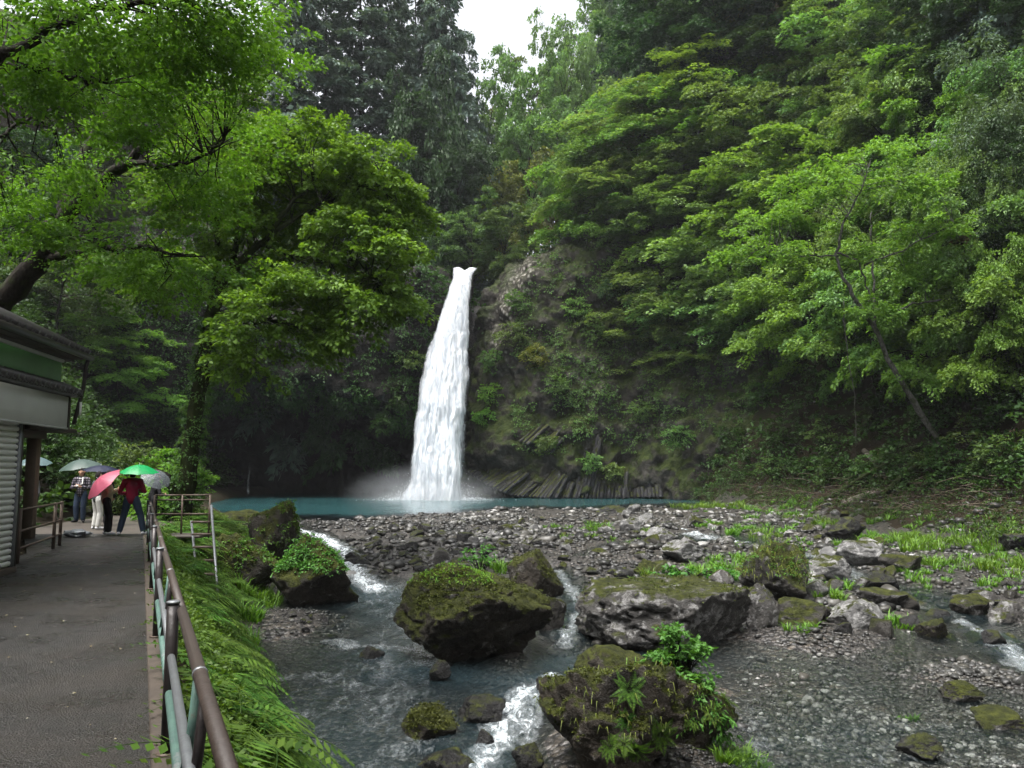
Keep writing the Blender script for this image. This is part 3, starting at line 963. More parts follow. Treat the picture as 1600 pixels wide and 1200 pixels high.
# ---- path, kerb
def path_edge(Y):
    return np.interp(Y, EY, EX)
py_ = np.concatenate([np.arange(-4, 21, 0.5), [20.9]])
def sheet(name, ys, xl, xr, z, m, nx=12, bumpy=0.0, seed=1):
    T = np.linspace(0, 1, nx)
    X = xl[:, None] * (1 - T) + xr[:, None] * T
    Y = np.repeat(ys[:, None], nx, 1)
    Z = z + bumpy * nz2(X, Y, 0.6, 2, seed)
    # the sheet has a thickness: skirt all round
    V = np.stack([X, Y, Z], -1)
    mb = MB().add(V, grid_faces(len(ys), nx))
    ring = np.concatenate([V[0, :], V[1:, -1], V[-1, -2::-1], V[-2:0:-1, 0]])
    low = ring - np.array([0, 0, 0.25])
    n = len(ring); i = np.arange(n)
    mb.add(np.concatenate([ring, low]), np.stack([i, i + n, (i + 1) % n + n, (i + 1) % n], -1))
    return mb.build(name, m, None, True)
xr = path_edge(py_) - 0.14
xl = np.interp(py_, [-4, 3, 11.5, 13.0, 14.0, 16, 21], [-7.4, -6.6, -7.95, -8.25, -8.9, -9.5, -12.6])
path = tag(sheet('path', py_, xl, xr, 0.0, M['asphalt'], 26, 0.012), kind='structure')
py2 = np.arange(20.95, 30, 0.6)
path2 = tag(sheet('trodden_path', py2, np.interp(py2, [20.95, 24, 30], [-12.7, -14, -15]), path_edge(py2) - 0.1, -0.045, M['soil'], 12, 0.02), kind='structure')
kb = MB()
ky = np.arange(-4, 20.9, 0.5)
kx = path_edge(ky)
prof = np.array([[-0.14, -0.2], [-0.14, 0.018], [-0.125, 0.03], [0.02, 0.03], [0.04, 0.015], [0.05, -0.45]])
KV = np.zeros((len(ky), len(prof), 3))
KV[..., 0] = kx[:, None] + prof[:, 0]; KV[..., 1] = ky[:, None]; KV[..., 2] = prof[:, 1] + 0.008 * nz2(KV[..., 0], KV[..., 1], 2.0, 2, 6)
kb.add(KV, grid_faces(len(ky), len(prof)))
kerb = tag(kb.build('kerb', M['concrete'], None, False), kind='structure')
# pale litter on the path
rng = np.random.default_rng(8)
n = 130
ly = rng.uniform(4.2, 19, n); lx = path_edge(ly) - rng.uniform(0.2, 3.2, n) * np.minimum(1, ly / 7)
mb = MB()
for x, y in zip(lx, ly):
    a = rng.uniform(0, 6.3); s = rng.uniform(0.008, 0.022)
    q = np.array([[0, -.4, 0], [.5, 0, .25], [0, .5, .05], [-.5, 0, .3]]) * s * 1.6
    q = q @ np.array([[math.cos(a), -math.sin(a), 0], [math.sin(a), math.cos(a), 0], [0, 0, 1]])
    mb.add(q + np.array([x, y, 0.018]), np.array([[0, 1, 2, 3]]), rng.uniform(0, 1))
M['litter'] = leaf_mat('fallen_petals', (0.22, 0.17, 0.08), (0.5, 0.48, 0.42), 0.2)
tag(mb.build('leaf_litter', M['litter']), 'small pale petals and leaves scattered over the wet path', 'leaf litter', kind='stuff')

# ================================================================== VEGETATION
UP = np.array([0, 0, 1.0])
def leaves(rng, P0, D, L, n, ls, droop=0.3, width=0.55, flat=0.45, fold=0.07, slim=0.32, thick=0.06, tone=None):
    """flat fans of leaves: one fan for each origin P0 / direction D / length L"""
    N = len(P0)
    i = np.repeat(np.arange(N), n)
    m = len(i)
    S = norm(np.cross(D, UP) + 1e-4); Nn = np.cross(S, D)
    r = rng.uniform(0.03, 1, m) ** 0.75
    lat = rng.uniform(-1, 1, m) * width * np.sin(np.pi * np.clip(0.12 + r * 0.78, 0, 1))
    Li = L[i]
    z = -droop * (r ** 2) * Li - droop * 0.35 * np.abs(lat) * Li
    p = P0[i] + D[i] * (r * Li)[:, None] + S[i] * (lat * Li)[:, None] + Nn[i] * (rng.normal(0, thick, m) * Li)[:, None]
    p[:, 2] += z
    ax = D[i] * 0.7 + S[i] * (np.sign(lat) * 0.6)[:, None] + rng.normal(0, 0.38, (m, 3))
    ax[:, 2] -= droop * 0.9 * r + 0.1
    ax = norm(ax)
    nn = UP + rng.normal(0, flat, (m, 3))
    sd = norm(np.cross(nn, ax)); n2 = np.cross(ax, sd)
    s = (ls * rng.uniform(0.6, 1.3, m))[:, None]
    v = np.stack([p, p + ax * s * 0.45 + sd * s * slim + n2 * s * fold, p + ax * s - n2 * s * 0.1, p + ax * s * 0.45 - sd * s * slim + n2 * s * fold], 1)
    f = np.arange(m * 4).reshape(-1, 4)
    sp = rng.uniform(0, 1, N) if tone is None else tone
    t = np.clip(0.55 * sp[i] + 0.45 * rng.uniform(0, 1, m), 0, 1)
    return v.reshape(-1, 3), f, np.repeat(t, 4)

def curve(p0, d, L, rise, drop, n=6, wob=0.0, rng=None):
    t = np.linspace(0, 1, n)
    P = np.asarray(p0)[None] + np.asarray(d)[None] * (t * L)[:, None]
    P[:, 2] += L * (rise * t - drop * t * t)
    if wob and rng is not None:
        w = rng.normal(0, wob * L, (n, 3)) * t[:, None]
        w[0] = 0
        P = P + w * 0.5
    return P

def broadleaf(seed, Ht=10.0, R=4.2, base=0.28, nl=16, nsub=7, nsp=4, nleaf=55, ls=0.24, droop=0.3, lean=0.0, rise=0.75, drop=0.55, width=0.55, spl=1.0, flat=0.45, trunkr=0.16):
    rng = np.random.default_rng(seed)
    wood, crown = MB(), MB()
    tz = np.linspace(0, 0.93, 9)
    T = np.stack([rng.normal(0, 0.02, 9).cumsum() * Ht * 0.6 + lean * (tz ** 1.5) * Ht, rng.normal(0, 0.02, 9).cumsum() * Ht * 0.6, tz * Ht], -1)
    T[0, :2] = 0
    wood.add(*tube(T, trunkr * np.linspace(1, 0.12, 9) * np.array([1.5] + [1] * 8), 8))
    P0, D, L = [], [], []
    for k in range(nl):
        h = base + (0.93 - base) * ((k + rng.uniform(0, 0.8)) / nl)
        az = k * 2.39996 + rng.uniform(-0.3, 0.3)
        pf = math.sqrt(max(0.12, 1 - ((h - 0.52) / 0.56) ** 2))
        ll = R * pf * rng.uniform(0.75, 1.15)
        p0 = np.array([np.interp(h, tz, T[:, j]) for j in range(3)])
        d = np.array([math.cos(az), math.sin(az), 0])
        ri = rise * (0.55 + 0.9 * h) * rng.uniform(0.55, 1.5)
        Pl = curve(p0, d, ll, ri, drop, 7, 0.06, rng)
        wood.add(*tube(Pl, trunkr * 0.42 * (1.1 - h * 0.6) * np.linspace(1, 0.15, 7), 5))
        for j in range(nsub):
            t = 0.28 + 0.72 * (j + rng.uniform(0, 0.7)) / nsub
            q = np.array([np.interp(t, np.linspace(0, 1, 7), Pl[:, c]) for c in range(3)])
            sgn = 1 if j % 2 else -1
            a2 = az + sgn * rng.uniform(0.5, 1.2) * (1.1 - 0.5 * t)
            d2 = np.array([math.cos(a2), math.sin(a2), 0])
            l2 = ll * rng.uniform(0.28, 0.46) * (1.15 - 0.45 * t)
            Ps = curve(q, d2, l2, rng.uniform(-0.1, 0.75), rng.uniform(.2, .6), 4, 0.08, rng)
            wood.add(*tube(Ps, trunkr * 0.11 * np.linspace(1, 0.3, 4), 3, False))
            for m in range(nsp):
                tt = 0.3 + 0.7 * (m + rng.uniform(0, 1)) / nsp
                P0.append(np.array([np.interp(tt, np.linspace(0, 1, 4), Ps[:, c]) for c in range(3)]) + rng.normal(0, 1, 3) * np.array([.15, .15, .30]))
                a3 = a2 + rng.uniform(-0.9, 0.9)
                D.append(norm([math.cos(a3), math.sin(a3), rng.uniform(-0.35, 0.5)]))
                L.append(spl * rng.uniform(0.5, 1.3))
    crown.add(*leaves(rng, np.array(P0), np.array(D), np.array(L), nleaf, ls, droop, width, flat, thick=0.10))
    return wood, crown

def conifer(seed, Ht=26.0, R=4.0, base=0.22, nb=62, ls=0.42, nleaf=30, sparse=0.15):
    rng = np.random.default_rng(seed)
    wood, crown = MB(), MB()
    T = np.stack([rng.normal(0, 0.05, 10).cumsum(), rng.normal(0, 0.05, 10).cumsum(), np.linspace(0, Ht, 10)], -1)
    T[0, :2] = 0
    wood.add(*tube(T, Ht * 0.013 * np.linspace(1, 0.08, 10), 7))
    P0, D, L = [], [], []
    for k in range(nb):
        h = base + (0.99 - base) * (k / nb) ** 0.95
        if rng.random() < sparse: continue
        az = k * 2.39996 + rng.uniform(-0.5, 0.5)
        ll = R * (1.03 - h) ** 0.62 / (1 - base) ** 0.62 * rng.uniform(0.45, 1.15) + 0.4
        p0 = np.array([np.interp(h * Ht, T[:, 2], T[:, 0]), np.interp(h * Ht, T[:, 2], T[:, 1]), h * Ht])
        d = np.array([math.cos(az), math.sin(az), 0])
        Pl = curve(p0, d, ll, 0.12 + 0.5 * max(0, h - 0.6), 0.34, 6, 0.04, rng)
        wood.add(*tube(Pl, 0.055 * np.linspace(1, 0.15, 6) * (1.2 - h), 4, False))
        ns = max(5, int(ll * 3.2))
        for j in range(ns):
            t = 0.25 + 0.75 * (j + rng.uniform(0, 0.8)) / ns
            P0.append([np.interp(t, np.linspace(0, 1, 6), Pl[:, c]) for c in range(3)])
            a2 = az + (1 if j % 2 else -1) * rng.uniform(0.3, 1.1)
            D.append(norm([math.cos(a2), math.sin(a2), rng.uniform(-0.35, 0.15)]))
            L.append(rng.uniform(0.5, 1.15))
    crown.add(*leaves(rng, np.array(P0), np.array(D), np.array(L), nleaf, ls, 0.5, 0.6, 0.8, 0.05, 0.20, 0.14))
    return wood, crown

ARCH = {}
def arch(name, wood, crown, bark):
    ARCH[name] = (wood.mesh('trunk', bark, True), crown.mesh('crown', None, False))
    ARCH[name][1].materials.append(M['leaf_mid'])
def reg_arch():
    arch('layered', *broadleaf(1, 10, 4.6, 0.30, 15, 8, 4, 52, 0.23, 0.42, 0.05, 0.6, 0.5, 0.5, 1.05, 0.5), M['bark'])
    arch('layered_b', *broadleaf(2, 10, 4.8, 0.25, 14, 8, 4, 52, 0.24, 0.55, 0.10, 0.55, 0.55, 0.45, 1.15, 0.5), M['bark'])
    arch('feathery', *broadleaf(3, 10, 4.2, 0.22, 17, 7, 4, 58, 0.19, 0.75, 0.0, 0.6, 0.7, 0.36, 1.25, 0.5), M['bark'])
    arch('round', *broadleaf(4, 10, 3.9, 0.25, 17, 7, 4, 50, 0.24, 0.2, 0.0, 0.95, 0.35, 0.6, 0.85, 0.7), M['bark'])
    arch('round_b', *broadleaf(5, 10, 3.6, 0.18, 18, 6, 4, 50, 0.26, 0.3, 0.03, 1.0, 0.5, 0.6, 0.85, 0.8), M['bark'])
    arch('cedar', *conifer(6, 26, 4.2, 0.1, 84, 0.50, 34, 0.1), M['bark'])
    arch('cedar_b', *conifer(7, 26, 4.8, 0.10, 84, 0.50, 34, 0.22), M['bark'])
    arch('cedar_c', *conifer(8, 26, 5.0, 0.28, 56, 0.50, 36, 0.3), M['bark'])
reg_arch()

def put_tree(kind, name, loc, rz, sc, leaf, label, cat, group=None, bark=None):
    t = empty(name, loc, rz, label, cat, group)
    t.scale = sc if not np.isscalar(sc) else (sc, sc, sc)
    for nm, me in zip(('trunk', 'crown'), ARCH[kind]):
        o = bpy.data.objects.new(nm, me); C.objects.link(o); o.parent = t
        mm = M[leaf] if nm == 'crown' else (M[bark] if bark else None)
        if mm is not None:
            o.material_slots[0].link = 'OBJECT'
            o.material_slots[0].material = mm
    return t

trng = np.random.default_rng(77)
def slope_tree(px, py, wpx, kind, leaf, name, label, cat='tree', above=6.5, rz=None, zs=1.0, y0=30.0, group=None, y1=135.0):
    """a tree whose crown centre is seen at px, py and whose foot is on the slope below"""
    c = ray_land(px, py, above, y0, y1)
    gz = Hs(c[0], c[1])
    ht = max(4.5, (c[2] - gz) / 0.64)
    w = wpx * c[1] / F_PX
    R0 = {'layered': 10.0, 'layered_b': 10.5, 'feathery': 9.4, 'round': 8.6, 'round_b': 8.2}.get(kind, 9.0)
    H0 = 26.0 if kind.startswith('cedar') else 10.0
    sx = w / R0; sz = ht / H0 * zs
    return put_tree(kind, name, (c[0], c[1], gz - 0.15), trng.uniform(0, 6.3) if rz is None else rz, (sx, sx, sz), leaf, label, cat, group)

RIGHT = [
 (1120, 440, 270, 'layered_b', 'leaf_pale', 'maple_tree', 'pale silvery green maple with drooping layers right of the rock face', 6.0),
 (1040, 545, 200, 'layered', 'leaf_fresh', 'maple_tree', 'low fresh green maple spray hanging beside the right end of the rock face', 4.5),
 (1060, 350, 230, 'feathery', 'leaf_fresh', 'maple_tree', 'feathery green maple above the top right edge of the rock face', 6.5),
 (1250, 300, 300, 'layered', 'leaf_bright', 'maple_tree', 'broad bright green maple with flat layers in the middle of the right slope', 7.0),
 (1240, 400, 230, 'layered_b', 'leaf_fresh', 'maple_tree', 'green maple just below the broad bright maple on the right slope', 5.5),
 (1150, 210, 250, 'feathery', 'leaf_fresh', 'broadleaf_tree', 'yellowish green feathery tree high on the right slope', 7.0),
 (1290, 130, 250, 'layered_b', 'leaf_fresh', 'broadleaf_tree', 'fresh green layered tree near the top of the right slope', 7.0),
 (1010, 210, 260, 'feathery', 'leaf_fresh', 'broadleaf_tree', 'blue tinged green tree with long drooping layers right of the sky gap', 7.0),
 (950, 290, 200, 'feathery', 'leaf_fresh', 'broadleaf_tree', 'drooping mid green tree above the top of the rock face', 6.0),
 (875, 260, 180, 'round', 'leaf_mid', 'broadleaf_tree', 'hazy rounded green tree behind the top of the rock face', 7.0),
 (830, 320, 130, 'round_b', 'leaf_olive', 'broadleaf_tree', 'olive brown tree just above the right end of the waterfall lip', 5.0),
 (915, 190, 150, 'round', 'leaf_fresh', 'broadleaf_tree', 'pale hazy tree forming the right edge of the sky gap', 7.5),
 (1005, 95, 190, 'layered', 'leaf_fresh', 'broadleaf_tree', 'light green tree standing high right of the sky gap', 8.0),
 (1070, 50, 220, 'round_b', 'leaf_dark', 'evergreen_tree', 'dark evergreen at the top edge right of the sky gap', 8.0),
 (1120, 60, 220, 'round', 'leaf_dark', 'evergreen_tree', 'dark evergreen behind the feathery tree near the top edge', 8.0),
 (1230, 20, 220, 'round_b', 'leaf_dark', 'evergreen_tree', 'dark evergreen at the top edge above the middle of the right slope', 8.0),
 (1360, 60, 230, 'layered', 'leaf_fresh', 'maple_tree', 'green layered maple at the top edge of the right slope', 7.0),
 (1440, 150, 200, 'feathery', 'leaf_fresh', 'maple_tree', 'feathery maple left of the dark bamboo clump', 7.0),
 (1390, 230, 210, 'layered', 'leaf_fresh', 'maple_tree', 'mid slope maple between the bright maple and the bamboo', 6.5),
 (1470, 310, 190, 'layered_b', 'leaf_bright', 'maple_tree', 'bright green maple below and left of the bamboo clump', 6.0),
 (1500, 60, 190, 'round', 'leaf_dark', 'evergreen_tree', 'dark evergreen near the top right corner', 8.0),
 (1570, 30, 170, 'round_b', 'leaf_cedar_hazed', 'evergreen_tree', 'bluish dark evergreen in the top right corner', 8.0),
 (1590, 470, 140, 'layered', 'leaf_bright', 'maple_tree', 'bright maple branch reaching in from the right edge', 5.0),
 (1380, 390, 190, 'layered', 'leaf_fresh', 'maple_tree', 'green maple behind the leaning pale trunk', 5.5),
 (1000, 490, 170, 'layered_b', 'leaf_mid', 'maple_tree', 'shaded green maple hanging over the right shoulder of the rock face', 4.0),
 (1100, 540, 210, 'feathery', 'leaf_fresh', 'maple_tree', 'low fresh maple hanging right of the rock face above the columns end', 4.0),
 (1190, 480, 210, 'feathery', 'leaf_fresh', 'maple_tree', 'feathery maple hanging low left of the leaning trunk', 4.5),
 (1000, 330, 190, 'feathery', 'leaf_fresh', 'maple_tree', 'feathery light maple over the top right of the rock face', 5.5),
 (980, 410, 130, 'round_b', 'leaf_dark', 'evergreen_tree', 'small dark evergreen on the top right shoulder of the rock face', 4.5),
 (1590, 350, 150, 'round', 'leaf_dark', 'evergreen_tree', 'dark evergreen behind the dry bamboo at the right edge', 6.0),
]
for px, py, w, k, lf, nm, lab, ab in RIGHT:
    slope_tree(px, py, w, k, lf, nm, lab, 'tree', ab)

USED = {}
for py in range(60, 500, 62):
    for px in range(905, 1640, 92):
        qx, qy = px + trng.uniform(-30, 30), py + trng.uniform(-22, 22)
        if qx < 1010 and qy < 210: continue
        if qx < 1000 and qy > 330: continue
        k = ('layered', 'layered_b', 'feathery', 'round')[int(trng.integers(4))] if qx > 1200 else ('feathery', 'round', 'feathery', 'layered_b')[int(trng.integers(4))]
        hi = qy < 130
        lf = ('leaf_mid' if trng.random() < .5 else 'leaf_dark') if hi else ('leaf_fresh', 'leaf_mid', 'leaf_fresh', 'leaf_bright')[int(trng.integers(4))] if qx > 1180 else ('leaf_fresh', 'leaf_fresh', 'leaf_pale', 'leaf_bright')[int(trng.integers(4))]
        fm = {'layered': 'flat', 'layered_b': 'drooping', 'feathery': 'feathery', 'round': 'rounded'}[k]
        tn = {'leaf_pale': 'pale green', 'leaf_fresh': 'fresh green', 'leaf_mid': 'mid green', 'leaf_bright': 'bright green', 'leaf_dark': 'dark green'}[lf]
        rw = 'at the very top' if qy < 100 else 'in the upper canopy' if qy < 200 else 'in the middle canopy' if qy < 320 else 'in the lowest canopy'
        cw = 'above the rock face' if qx < 1020 else 'right of the rock face' if qx < 1130 else 'above the low pale maple' if qx < 1230 else 'left of the leaning trunk' if qx < 1310 else 'over the leaning trunk' if qx < 1400 else 'left of the bamboo' if qx < 1500 else 'by the right edge bamboo'
        lb = f'{fm} {tn} tree {rw} {cw}'
        if lb in USED: lb += ', lower one' if py > USED[lb] else ', right one'
        USED[lb] = py
        slope_tree(qx, qy, trng.uniform(170, 240), k, lf, 'broadleaf_tree', lb, 'tree', trng.uniform(4.5, 6.5), None, 1.0, 30.0, 'canopy trees of the right slope')
LEFT = [
 (150, 530, 190, 'layered', 'leaf_bright', 'maple_tree', 'bright green maple spray beyond the end of the shop roof', 3.5, 21),
 (290, 480, 200, 'layered_b', 'leaf_maple', 'maple_tree', 'green maple behind the lower trunk of the big tree', 4.5, 31),
 (240, 640, 150, 'round', 'leaf_bright', 'broadleaf_tree', 'bright low tree left of the big trunk above the shrubs', 2.4, 30),
 (410, 170, 170, 'feathery', 'leaf_pale', 'broadleaf_tree', 'pale yellow green tree top rising behind the big yellow green tree', 7.0, 34),
 (330, 110, 230, 'layered', 'leaf_maple', 'maple_tree', 'green maple on the left slope under the top edge', 7.0, 30),
 (200, 130, 260, 'layered_b', 'leaf_maple', 'maple_tree', 'deep green maple on the left slope behind the dark limbs', 7.0, 28),
 (80, 100, 260, 'layered', 'leaf_mid', 'maple_tree', 'green maple high in the top left corner', 7.0, 26),
 (120, 280, 240, 'round', 'leaf_mid', 'broadleaf_tree', 'dark green tree on the left slope above the shop roof', 6.5, 26),
 (20, 300, 200, 'round_b', 'leaf_dark', 'evergreen_tree', 'dark evergreen at the left edge above the shop', 6.5, 24),
 (250, 340, 220, 'round_b', 'leaf_mid', 'broadleaf_tree', 'mid green tree on the left slope behind the big tree trunk', 6.0, 32),
 (480, 330, 240, 'round', 'leaf_mid', 'broadleaf_tree', 'dark green tree above the cave behind the big yellow green tree', 6.0, 45),
 (590, 360, 170, 'round_b', 'leaf_dark', 'evergreen_tree', 'dark evergreen just left of the waterfall lip', 5.0, 50),
 (640, 420, 120, 'round', 'leaf_mid', 'broadleaf_tree', 'small green tree leaning over the left edge of the waterfall', 4.0, 55),
 (400, 440, 230, 'round', 'leaf_mid', 'broadleaf_tree', 'green tree on the cave roof behind the forked limbs', 5.0, 45),
 (90, 440, 200, 'layered', 'leaf_mid', 'maple_tree', 'shaded maple between the shop roof and the leaning dark trunk', 5.5, 22),
 (190, 600, 180, 'layered_b', 'leaf_bright', 'maple_tree', 'bright green young maple hanging over the people with umbrellas', 3.6, 22),
]
for px, py, w, k, lf, nm, lab, ab, y0 in LEFT:
    slope_tree(px, py, w, k, lf, nm, lab, 'tree', ab, None, 1.0, y0)

def far_conifer(px, Y, top_py, wpx, kind, leaf, label, rz):
    a, b = ray(px, 400)
    x = a * Y
    gz = Hs(x, Y)
    zt = at(px, top_py, Y)[2]
    h = zt - gz
    w = wpx * Y / F_PX
    R0 = {'cedar': 8.0, 'cedar_b': 9.2, 'cedar_c': 10.0}[kind]
    put_tree(kind, 'cedar_tree', (x, Y, gz - 0.3), rz, (w / R0, w / R0, h / 26.0), leaf, label, 'tree')
for a in [(645, 99, -60, 130, 'cedar_b', 'leaf_cedar_hazed', 'conifer between the bare trunked conifer and the sky gap', 4.2),
          (690, 97, -50, 120, 'cedar', 'leaf_cedar_hazed', 'conifer with its top above the frame left of the sky gap', 2.2),
          (608, 94, -40, 160, 'cedar_c', 'leaf_cedar_hazed', 'tall thin dark conifer with bare trunk left of the sky gap', 0.3),
          (672, 100, -10, 150, 'cedar_b', 'leaf_cedar_hazed', 'open branched conifer forming the left edge of the sky gap', 1.3),
          (722, 104, 40, 95, 'cedar_b', 'leaf_cedar_hazed', 'slender conifer reaching into the sky gap', 2.3),
          (560, 92, -60, 170, 'cedar', 'leaf_cedar_hazed', 'dense dark conifer behind the big yellow green tree top', 3.1),
          (500, 90, -30, 180, 'cedar_b', 'leaf_cedar_hazed', 'wide dark conifer right of the pale tree top', 4.1),
          (440, 88, -60, 180, 'cedar', 'leaf_cedar_hazed', 'hazy conifer above the pale yellow green tree top', 5.2),
          (640, 90, 140, 150, 'cedar', 'leaf_dark', 'lower dark conifer in front of the bare trunked conifer', 0.9),
          (725, 96, 200, 140, 'cedar_b', 'leaf_cedar_hazed', 'dark conifer standing straight above the waterfall lip', 1.9),
          (690, 88, 260, 110, 'cedar', 'leaf_dark', 'short dense conifer just above the left of the waterfall lip', 2.9),
          (770, 122, 190, 130, 'cedar', 'leaf_cedar_hazed', 'hazy far conifer at the bottom of the sky gap', 3.9),
          (540, 84, 180, 150, 'cedar_b', 'leaf_dark', 'dark conifer above the cave roof', 4.9)]:
    far_conifer(*a)
# broadleaves filling the notch above the lip
def top_tree(px, Y, top_py, wpx, kind, leaf, label, rz):
    x = ray(px, 400)[0] * Y
    gz = Hs(x, Y)
    h = max(4.0, at(px, top_py, Y)[2] - gz)
    w = wpx * Y / F_PX / 8.6
    put_tree(kind, 'broadleaf_tree', (x, Y, gz - 0.2), rz, (w, w, h / 10.0), leaf, label, 'tree')
for a in [(765, 112, 205, 150, 'round', 'leaf_mid', 'rounded green tree at the bottom of the sky gap', 0.4), (800, 96, 285, 120, 'round_b', 'leaf_olive', 'green tree right above the top of the pale rock', 1.4),
          (830, 104, 150, 130, 'round', 'leaf_fresh', 'light green tree at the lower right of the sky gap', 2.4), (715, 92, 240, 120, 'round_b', 'leaf_dark', 'dark tree under the conifers above the waterfall lip', 3.4),
          (655, 88, 230, 150, 'round', 'leaf_dark', 'dark broad tree under the conifers left of the lip', 4.4), (885, 108, 100, 110, 'round_b', 'leaf_fresh', 'hazy light green tree at the right edge of the sky gap', 5.4), (740, 84, 340, 110, 'round', 'leaf_mid', 'low green tree overhanging the waterfall lip', 0.9), (790, 84, 340, 110, 'round_b', 'leaf_mid', 'low bushy tree on top of the pale rock', 1.9)]:
    top_tree(*a)

# ---- trees with limbs drawn from the photograph
def own_tree(name, label, base, limbs, clumps, leaf, bark, seed, ls, nleaf, spl, droop, per, flat=0.45, width=0.55, twig_r=0.02):
    """limbs: list of (points, r0, r1); clumps: (centre, radii) volumes of foliage"""
    rng = np.random.default_rng(seed)
    t = empty(name, base, 0, label, 'tree')
    b0 = np.array(base)
    wood = MB(); LP = []
    for P, r0, r1 in limbs:
        P = np.array(P, float)
        n = max(6, len(P) * 4)
        s = np.linspace(0, len(P) - 1, n)
        # smooth interpolation through the picked points
        Q = np.stack([np.interp(s, np.arange(len(P)), P[:, c]) for c in range(3)], -1)
        for _ in range(2):
            Q[1:-1] = 0.25 * Q[:-2] + 0.5 * Q[1:-1] + 0.25 * Q[2:]
        Q[1:-1] += rng.normal(0, 0.035, (n - 2, 3))
        rr = np.linspace(r0, r1, n) * (1 + 0.06 * rng.normal(size=n))
        wood.add(*tube(Q - b0, rr, 8))
        LP.append(Q[2:])
    LP = np.concatenate(LP)
    P0, D, L = [], [], []
    for c, rd, cnt in clumps:
        c = np.array(c, float); rd = np.array(rd, float)
        for k in range(cnt):
            d = norm(rng.normal(size=3)); q = rng.uniform(0.35, 1.0) ** 0.6
            p = c + d * rd * q
            # connect the cluster to the nearest limb
            j = int(np.argmin(((LP - p) ** 2).sum(1) + rng.uniform(0, 3.0, len(LP))))
            a = LP[j]
            m = (a + p) / 2 + rng.normal(0, 0.12, 3) + np.array([0, 0, 0.15])
            if np.linalg.norm(a - p) < 5.5:
                wood.add(*tube(np.array([a, a * .5 + m * .5, m, m * .5 + p * .5, p]) - b0, twig_r * np.array([1.6, 1.3, 1, .7, .4]), 3, False))
            out = p - a
            for s in range(per):
                o = norm(out * np.array([1, 1, 0.25]) / (np.linalg.norm(out) + 1e-3) + rng.normal(0, 0.65, 3) * np.array([1, 1, 0.35]))
                P0.append(p + rng.normal(0, 0.28, 3) * np.array([1, 1, 0.6])); D.append(o); L.append(spl * rng.uniform(0.6, 1.25))
    cr = MB().add(*leaves(rng, np.array(P0) - b0, np.array(D), np.array(L), nleaf, ls, droop, width, flat))
    wood.build('trunk', M[bark], t, True)
    cr.build('crown', M[leaf], t)
    return t

def A(px, py, Y):
    return at(px, py, Y)
# the big yellow-green tree by the people
Yt = 27.0
hb_ = A(283, 812, Yt); hb_[2] = Hs(hb_[0], hb_[1]) - 0.1
own_tree('broadleaf_tree', 'big yellow green tree with dark forked trunk beyond the umbrellas', hb_,
 [([hb_, A(297, 720, Yt), A(306, 640, Yt), A(320, 560, Yt), A(328, 490, Yt)], 0.34, 0.21),
  ([A(326, 500, Yt), A(338, 440, Yt), A(342, 380, Yt), A(336, 330, Yt - .3), A(345, 260, Yt - .6)], 0.17, 0.03),
  ([A(327, 495, Yt), A(352, 440, Yt), A(385, 400, Yt - .3), A(425, 365, Yt - .6), A(450, 320, Yt - .8), A(490, 285, Yt - 1)], 0.19, 0.04),
  ([A(360, 425, Yt), A(372, 370, Yt + .5), A(395, 310, Yt + 1), A(420, 240, Yt + 1.3)], 0.11, 0.03),
  ([A(425, 365, Yt - .6), A(480, 330, Yt - .4), A(540, 300, Yt), A(600, 280, Yt + .4)], 0.08, 0.02),
  ([A(400, 385, Yt - .4), A(460, 400, Yt - 1), A(530, 410, Yt - 1.5), A(590, 440, Yt - 1.5)], 0.07, 0.02),
  ([A(322, 540, Yt), A(360, 520, Yt - .8), A(420, 500, Yt - 1.5)], 0.07, 0.02),
  ([A(330, 480, Yt), A(300, 430, Yt - .7), A(270, 400, Yt - 1.2)], 0.07, 0.02),
  ([A(283, 800, Yt), A(262, 745, Yt - .3), A(240, 735, Yt - .6)], 0.20, 0.06)],
 [(A(345, 230, Yt - .5), (1.6, 1.8, 1.1), 20), (A(420, 230, Yt + .8), (1.7, 1.8, 1.2), 26), (A(490, 260, Yt - .5), (1.6, 1.8, 1.2), 26), (A(560, 280, Yt), (1.5, 1.6, 1.3), 28),
  (A(610, 320, Yt + .2), (1.0, 1.3, 1.1), 18), (A(600, 400, Yt - .8), (0.9, 1.3, 1.2), 16), (A(570, 470, Yt - 1), (1.1, 1.3, 1.1), 15), (A(480, 460, Yt - 1.2), (1.5, 1.4, 0.9), 14),
  (A(420, 500, Yt - 1.2), (1.6, 1.3, 0.9), 16), (A(380, 560, Yt - 1), (1.2, 1.2, .6), 8), (A(280, 330, Yt - .8), (1.3, 1.5, 1.3), 16), (A(270, 420, Yt - 1), (1.2, 1.4, 1.0), 12),
  (A(460, 350, Yt + 1.2), (1.8, 1.2, 1.1), 14), (A(390, 310, Yt - .9), (1.4, 1.0, 1.1), 12), (A(530, 370, Yt - 1.1), (1.3, 1.0, 0.9), 12), (A(490, 530, Yt - .8), (1.0, 1.0, .5), 6), (A(460, 420, Yt), (1.2, 1.4, .8), 10), (A(500, 320, Yt + .6), (1.3, 1.4, .9), 12), (A(370, 400, Yt + .8), (1.2, 1.2, .9), 10)],
 'leaf_hero', 'bark_mossy', 31, 0.165, 58, 0.8, 0.3, 5, 0.65, 0.6)
